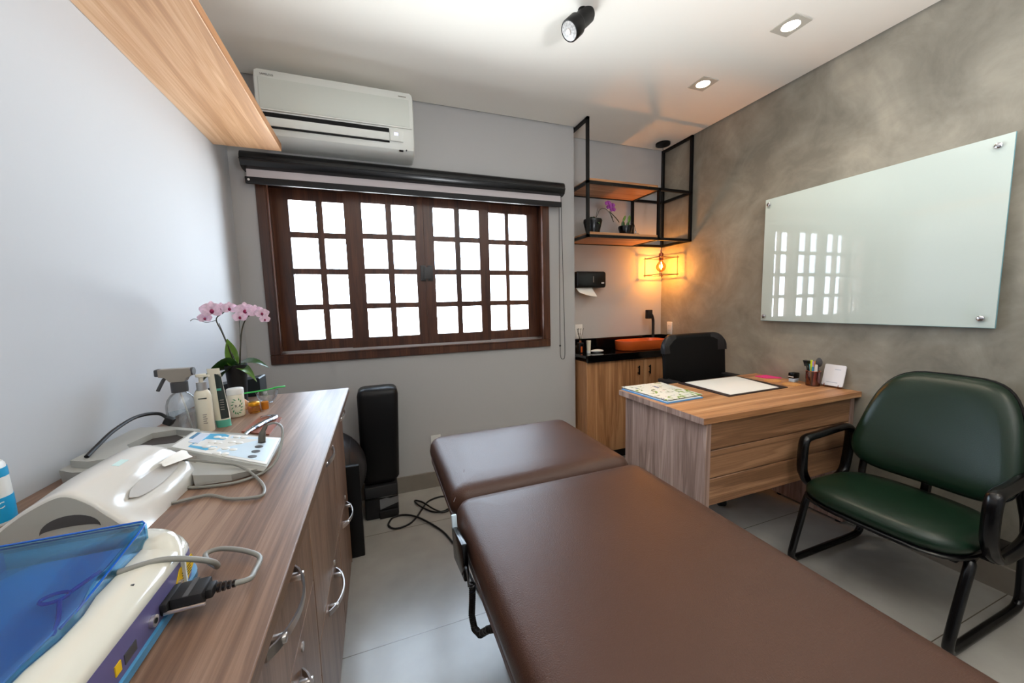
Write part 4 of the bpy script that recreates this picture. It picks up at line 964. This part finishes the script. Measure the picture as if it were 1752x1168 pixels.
for (u, v) in ((.33,.25),(.33,.52),(.33,.8),(.40,.22),(.40,.5),(.40,.78),(.52,.3),(.60,.3),(.52,.62),(.60,.62),(.52,.9),(.60,.9),(.56,.08),(.48,.06)):
    c = onpanel(u, v*.9+.04); n_ = (P4[1]-P4[0]).cross(P4[3]-P4[0]).normalized()
    part('button', axial(c, n_, [(.001,0),(.0085,.0005),(.0085,.003),(.006,.0042),(.001,.0044)], 18), white_plastic, pp)
for v in (.18, .36, .54, .72):
    c = onpanel(.82, v); n_ = (P4[1]-P4[0]).cross(P4[3]-P4[0]).normalized()
    part('socket', axial(c, n_, [(.001,.0012),(.0095,.0014),(.0095,.0026),(.007,.003),(.001,.0028)], 18), dkgrey, pp)
part('side_label', MB().rings([[Vector((-.475+dx, 1.093-dx*.62-dz*.35+o, .948-dz)) for dx, dz in ((0,0),(.05,.004),(.05,.024),(0,.022))] for o in (-.0012, .001)]), taupe, eu)
jk = onpanel(.82, .72, .001)
cb = thing('patient_cable', 'grey electrode cable with angled plug looping over the edge of the electrotherapy unit', 'cable', jk)
pk = part('plug', MB().tube([jk+Vector((0,0,.002)), jk+Vector((.001,.004,.02)), jk+Vector((.004,.012,.032)), jk+Vector((.01,.022,.042))], [.009, .0085, .006, .004], 12, 3), mat('plug_grey', (84,80,72), .45), cb)
pth = [jk+Vector((.01,.022,.042)), Vector((-.283,1.17,.972)), Vector((-.258,1.13,.965)), Vector((-.25,1.06,.935)), Vector((-.258,1.0,.912)), Vector((-.30,.958,.906)), Vector((-.36,.955,.905)), Vector((-.44,.98,.9045))]
part('cable', MB().tube(pth, .0032, 8, 6), cable_grey, cb)
w2_ = [(-.43,1.01,.955),(-.40,1.005,.95),(-.37,.995,.945),(-.33,1.0,.93),(-.30,.985,.915),(-.262,.93,.906),(-.245,.885,.9045),(-.25,.862,.9045),(-.30,.873,.9045),(-.341,.905,.9045),(-.364,.912,.9045),(-.409,.90,.9045)]
solo('electrode_wire', MB().tube(w2_, .003, 8, 6), cable_grey, 'grey two-core wire looping on the worktop from the white towel box', 'cable')
solo('black_mains_cable', MB().tube([(-.60,1.365,.965),(-.622,1.36,.99),(-.643,1.30,1.0),(-.652,1.22,.988),(-.655,1.16,.968),(-.656,1.125,.9555)], .0048, 8, 6), cable_blk, 'black mains cable arching against the white wall behind the devices', 'cable')
solo('mains_plug', MB().box(-.612, -.590, 1.352, 1.375, .9525, .975, .004, rot=Matrix.Rotation(.5, 3, 'Y')), black_matte, 'small black mains plug on the rear of the electrotherapy unit', 'plug')

# --- bottles and jars
sb = thing('spray_bottle', 'clear spray bottle half full of water with a taupe trigger head', 'spray bottle', (-.595, 1.43, ZW))
c = (-.595, 1.432, ZW)
part('bottle', MB().lathe(c, [(.001,.001),(.034,.001),(.038,.006),(.039,.07),(.039,.095),(.034,.115),(.024,.13),(.016,.136),(.015,.145)], 32, False), clear_plastic, sb, 60)
part('water', MB().lathe(c, [(.001,.003),(.033,.003),(.0365,.008),(.0375,.073),(.001,.074)], 32, False), water_m, sb, 60)
part('collar', MB().lathe(c, [(.001,.138),(.021,.138),(.0215,.168),(.018,.17),(.001,.171)], 28, False), dkgrey, sb)
hd = [(-.03,.171),(.016,.171),(.022,.182),(.034,.186),(.036,.198),(.034,.209),(-.05,.209),(-.058,.206),(-.058,.19),(-.05,.187),(-.03,.185)]
hd = [(-.018,.171),(.018,.171),(.024,.182),(.036,.188),(.037,.2),(.034,.212),(-.045,.212),(-.045,.189),(-.03,.186)]
part('spray_head', MB().rings([[Vector((c[0]+x, c[1]+y+ (0), ZW+z)) for x, z in hd] for y in (-.013, -.009, .009, .013)]), taupe, sb)
part('nozzle', MB().box(c[0]-.056, c[0]-.042, c[1]-.012, c[1]+.012, ZW+.19, ZW+.213, .004), dkgrey, sb)
part('head_end', MB().cyl((c[0]+.034, c[1], ZW+.2), (c[0]+.041, c[1], ZW+.2), .0125, 20), dkgrey, sb)
part('trigger', MB().tube([(c[0]-.02, c[1], ZW+.188), (c[0]-.035, c[1], ZW+.182), (c[0]-.045, c[1], ZW+.165), (c[0]-.055, c[1], ZW+.145)], .005, 8, 4), dkgrey, sb)
part('dip_tube', MB().tube([(c[0], c[1], ZW+.138), (c[0]+.012, c[1], ZW+.07), (c[0]+.02, c[1], ZW+.01)], .0028, 8, 4), white_plastic, sb)
pmp = thing('pump_bottle', 'cream lotion bottle with a white pump beside the spray bottle', 'bottle', (-.54, 1.44, ZW))
c = (-.540, 1.435, ZW)
part('body', MB().lathe(c, [(.001,0),(.0215,0),(.023,.004),(.023,.115),(.02,.13),(.014,.137),(.012,.139)], 28, False, 1, .8), cream, pmp, 60)
part('neck_ring', MB().lathe(c, [(.001,.137),(.0135,.137),(.0135,.162),(.001,.163)], 24, False), mat('silver_collar', (186,186,186), .3, metal=.6), pmp)
part('pump', MB().lathe(c, [(.001,.162),(.006,.162),(.006,.178),(.013,.18),(.014,.188),(.001,.19)], 24, False).tube([(c[0]+.0, c[1], ZW+.184), (c[0]+.026, c[1]-.01, ZW+.182)], [.006, .004], 8), cream, pmp)
part('logo_bar', MB().box(c[0]-.006, c[0]+.016, c[1]-.0192, c[1]-.016, ZW+.11, ZW+.113), label_black, pmp)
for k in range(5): part('fine_print', MB().box(c[0]+.002, c[0]+.012-(k%2)*.002, c[1]-.0197, c[1]-.016, ZW+.03+k*.007, ZW+.0322+k*.007), taupe, pmp)
tu = thing('hair_tube', 'cream squeeze tube with a black label and teal cap beside the pump bottle', 'tube', (-.5, 1.48, ZW))
R = []; cx_, cy_ = -.505, 1.475
for z, w1, d1 in ((.02,.021,.017),(.05,.0215,.015),(.1,.0205,.010),(.15,.019,.005),(.185,.018,.0015),(.196,.018,.001)):
    off = -.022*(z/.2); R.append([Vector((cx_+off+w1*cos(2*pi*k/24), cy_+.02*(z/.2)+d1*sin(2*pi*k/24), ZW+z)) for k in range(24)])
part('body', MB().rings(R), cream, tu, 60)
R = []
for z, w1, d1 in ((0,.0205,.0168),(.02,.021,.0172),(.024,.021,.0172)): R.append([Vector((cx_-.022*z/.2+w1*cos(2*pi*k/24), cy_+d1*sin(2*pi*k/24), ZW+z)) for k in range(24)])
part('cap', MB().rings(R), teal, tu, 60)
R = []
for z, w1, d1 in ((.028,.0212,.0175),(.05,.0217,.0155),(.1,.0207,.0105),(.15,.0192,.0055),(.178,.0182,.0022)):
    off = -.022*(z/.2); a0, a1 = -.48*pi, -.08*pi
    o_ = [Vector((cx_+off+w1*cos(a0+(a1-a0)*k/6), cy_+.02*(z/.2)+d1*sin(a0+(a1-a0)*k/6), ZW+z)) for k in range(7)]
    i_ = [Vector((cx_+off+(w1-.001)*cos(a0+(a1-a0)*k/6), cy_+.02*(z/.2)+(d1-.001)*sin(a0+(a1-a0)*k/6), ZW+z)) for k in range(7)]
    R.append(o_+i_[::-1])
lb = part('label', MB().rings(R), label_black, tu, 60)
part('teal_print', MB().box(cx_-.006, cx_+.006, cy_-.0135, cy_-.012, ZW+.125, ZW+.132), teal, lb)
for k in range(5): part('fine_print', MB().box(cx_+.0005, cx_+.011, cy_-.0165, cy_-.0155, ZW+.06+k*.008, ZW+.062+k*.008), taupe, lb)
jr = thing('cream_jar', 'round cream jar with a green leaf wreath print', 'jar', (-.505, 1.6, ZW))
c = (-.503, 1.595, ZW)
part('body', MB().lathe(c, [(.001,0),(.022,0),(.0255,.005),(.0255,.08),(.024,.083),(.001,.084)], 32, False), cream, jr, 60)
part('lid', MB().lathe(c, [(.001,.084),(.0262,.084),(.0262,.102),(.024,.105),(.001,.106)], 32, False), white_plastic, jr, 60)
b = MB()
for k in range(14):
    a = 2*pi*(k+.5)/14; phi = radians(-68)+.58*cos(a); z = ZW+.042+.027*sin(a)
    if k in (3,): continue
    p = Vector((c[0]+.0257*cos(phi), c[1]+.0257*sin(phi), z)); t_ = Vector((-sin(phi), cos(phi), 0)); up = Vector((0,0,1))
    d1 = (t_*cos(a+.6)+up*sin(a+.6)); d2 = d1.cross(Vector((cos(phi), sin(phi), 0))); nn = Vector((cos(phi), sin(phi), 0))
    b.rings([[p-d1*.006+nn*h, p+d2*.002+nn*h, p+d1*.006+nn*h, p-d2*.002+nn*h] for h in (-.0003, .0005)])
part('wreath', b, mat('leaf_print_green', (70,140,90), .5), jr)
for i, ch in enumerate('RA'):
    phi = radians(-74+i*24); nn = Vector((cos(phi), sin(phi), 0)); tt = Vector((-sin(phi), cos(phi), 0))
    lettering(ch, .013, Vector(c)+nn*.0259+Vector((0,0,.038))-tt*.0045, tt, (0,0,1), label_black, jr)
rb = thing('gel_bottle', 'white bottle with blue label bands standing by the white wall, partly out of view', 'bottle', (-.695, .95, ZW))
c = (-.6975, .95, ZW)
part('body', MB().lathe(c, [(.001,0),(.028,0),(.0292,.004),(.0285,.06),(.027,.095),(.025,.112),(.022,.118),(.001,.119)], 36, False), white_plastic, rb, 60)
part('top_band', MB().lathe(c, [(.0258,.090),(.0279,.090),(.0269,.106),(.0248,.106)], 36, False), label_blue, rb, 60)
part('front_label', MB().lathe(c, [(.0280,.006),(.0299,.006),(.0297,.036),(.0293,.052),(.0278,.052)], 36, False), label_blue, rb, 60)
for i, ch in enumerate('RMC'):
    phi = radians(-84+i*27); nn = Vector((cos(phi), sin(phi), 0)); tt = Vector((-sin(phi), cos(phi), 0))
    lettering(ch, .0165, Vector(c)+nn*.0303+Vector((0,0,.026+.003*i))-tt*.006, tt+Vector((0,0,.25)), (0,0,1), white_plastic, rb)

# --- orchid
oc2 = thing('potted_orchid', 'pink orchid with two flower spikes in a black pot on the worktop', 'plant', (-.567, 1.84, ZW))
c = (-.565, 1.83, ZW)
part('pot', MB().lathe(c, [(.001,0),(.030,0),(.038,.155),(.040,.158),(.040,.164),(.036,.164),(.034,.14),(.001,.14)], 32, False), black_matte, oc2)
part('bark', MB().lathe(c, [(.001,.145),(.034,.141),(.001,.15)], 20, False), mat('bark', (74,54,40), .9), oc2)
B0 = Vector((-.57, 1.83, ZW+.15))
for d, L, W_, dr_, tw, mm in (((-1,-.35,.5),.15,.10,1.0,.7,leafm), ((-.05,-.2,1),.14,.055,.1,1.2,leafm2), ((1,-.3,.75),.17,.055,.62,.3,leafm), ((1,-.5,.35),.10,.05,.9,.2,leafm2), ((-.8,.5,.4),.10,.055,.6,.2,leafm), ((-.6,-1,.0),.13,.07,.9,.5,leafm)):
    part('leaf', MB().rings(leaf(B0, d, L, W_, dr_, 10, tw)), mm, oc2, 80)
s1p = [(-.562,1.825,1.05),(-.575,1.81,1.13),(-.590,1.80,1.20),(-.602,1.79,1.255),(-.575,1.78,1.28),(-.545,1.775,1.302)]
s2p = [(-.553,1.835,1.05),(-.54,1.82,1.13),(-.525,1.81,1.21),(-.50,1.80,1.26),(-.47,1.79,1.27),(-.435,1.78,1.262)]
part('flower_stem', MB().tube(s1p, [.003, .0018], 7, 6).tube([(-.602,1.79,1.252),(-.635,1.785,1.245),(-.668,1.78,1.26),(-.682,1.778,1.252)], .0012, 6, 5), stemm, oc2)
part('flower_stem', MB().tube(s2p, [.003, .0018], 7, 6).tube([(-.54,1.815,1.12),(-.53,1.80,1.20),(-.528,1.80,1.262)], .0013, 6, 5), stemm, oc2)
part('support_stake', MB().tube([(-.556,1.835,1.04),(-.597,1.797,1.24)], .0013, 6), stemm, oc2)
for q, r in (((-.605,1.765,1.292),.036), ((-.632,1.77,1.262),.022), ((-.575,1.77,1.30),.022), ((-.547,1.765,1.298),.026)):
    flower(q, r, (.25,-1,-.05), petal, petal_c, oc2)
for q, r in (((-.497,1.77,1.288),.034), ((-.515,1.765,1.262),.024), ((-.460,1.765,1.282),.028), ((-.437,1.76,1.275),.024), ((-.43,1.765,1.25),.018)):
    flower(q, r, (.3,-1,-.1), petal, petal_c, oc2)

# --- small things at the far end
bw = thing('glass_bowl', 'small clear bowl at the window end of the worktop', 'bowl', (-.45, 1.78, ZW))
part('bowl', MB().lathe((-.45, 1.78, ZW), [(.001,.002),(.016,.002),(.018,0),(.02,.003),(.033,.02),(.04,.045),(.041,.05),(.039,.05),(.031,.022),(.017,.006),(.001,.005)], 32, False), clear_plastic, bw, 60)
sp2 = thing('spatula', 'bright green plastic spatula lying across the clear bowl', 'spatula', (-.455, 1.77, ZW+.052))
part('handle', MB().tube([(-.525, 1.745, ZW+.0535), (-.46, 1.77, ZW+.0545), (-.42, 1.79, ZW+.057)], .0032, 8, 3), spat_green, sp2)
part('blade', MB().box(-.43, -.385, 1.79, 1.805, ZW+.0555, ZW+.0605, .002, rot=Matrix.Rotation(.3, 3, 'Z')), spat_green, sp2)
hj = thing('honey_jar', 'tiny hexagonal glass jar with gold lid before the clear bowl', 'jar', (-.457, 1.62, ZW))
part('glass', MB().lathe((-.457, 1.625, ZW), [(.001,0),(.019,0),(.0205,.004),(.0205,.024),(.017,.028),(.001,.029)], 6, False), honey_glass, hj, 20)
part('lid', MB().lathe((-.457, 1.625, ZW), [(.001,.028),(.0185,.028),(.019,.039),(.017,.041),(.001,.042)], 28, False), gold, hj, 60)
solo('amber_jar', MB().lathe((-.432, 1.665, ZW), [(.001,0),(.012,0),(.013,.003),(.013,.03),(.001,.031)], 20, False), mat('amber_resin', (196,120,36), .25), 'small amber jar half hidden beside the gold-lidded jar', 'jar')
solo('wooden_cone', MB().tube([(-.525, 1.70, ZW+.058), (-.517, 1.70, ZW+.035), (-.50, 1.70, ZW+.014)], [.008, .014], 18).cyl((-.503,1.70,ZW+.0141), (-.503,1.70,ZW), .014, 18), tan, 'small tan wooden cone leaning between the cream jar and the clear bowl', 'cone')
lm = solo('leather_strip', MB().prism([(-.426,1.37),(-.333,1.30),(-.338,1.49),(-.415,1.55)], ZW, ZW+.004), leather, 'copper brown leather strip on the worktop under the metal tool', 'leather strip')
mt = thing('metal_tool', 'curved chrome massage tool lying on the brown leather strip', 'massage tool', (-.38, 1.42, ZW+.005))
cv = [(-.402,1.315,.909),(-.399,1.35,.911),(-.391,1.39,.912),(-.38,1.43,.913),(-.366,1.462,.913),(-.361,1.49,.912),(-.372,1.512,.911),(-.39,1.517,.911),(-.408,1.507,.911)]
b = MB().tube(cv, [.007,.009,.0125,.014,.014,.011,.008,.006,.004], 10, 6)
part('blade', b.xform(lambda v: Vector((v.x, v.y, ZW+.0045+max(0, (v.z-.899))*.35))), mat('blued_chrome', (176,188,200), .2, metal=1), mt, 60)
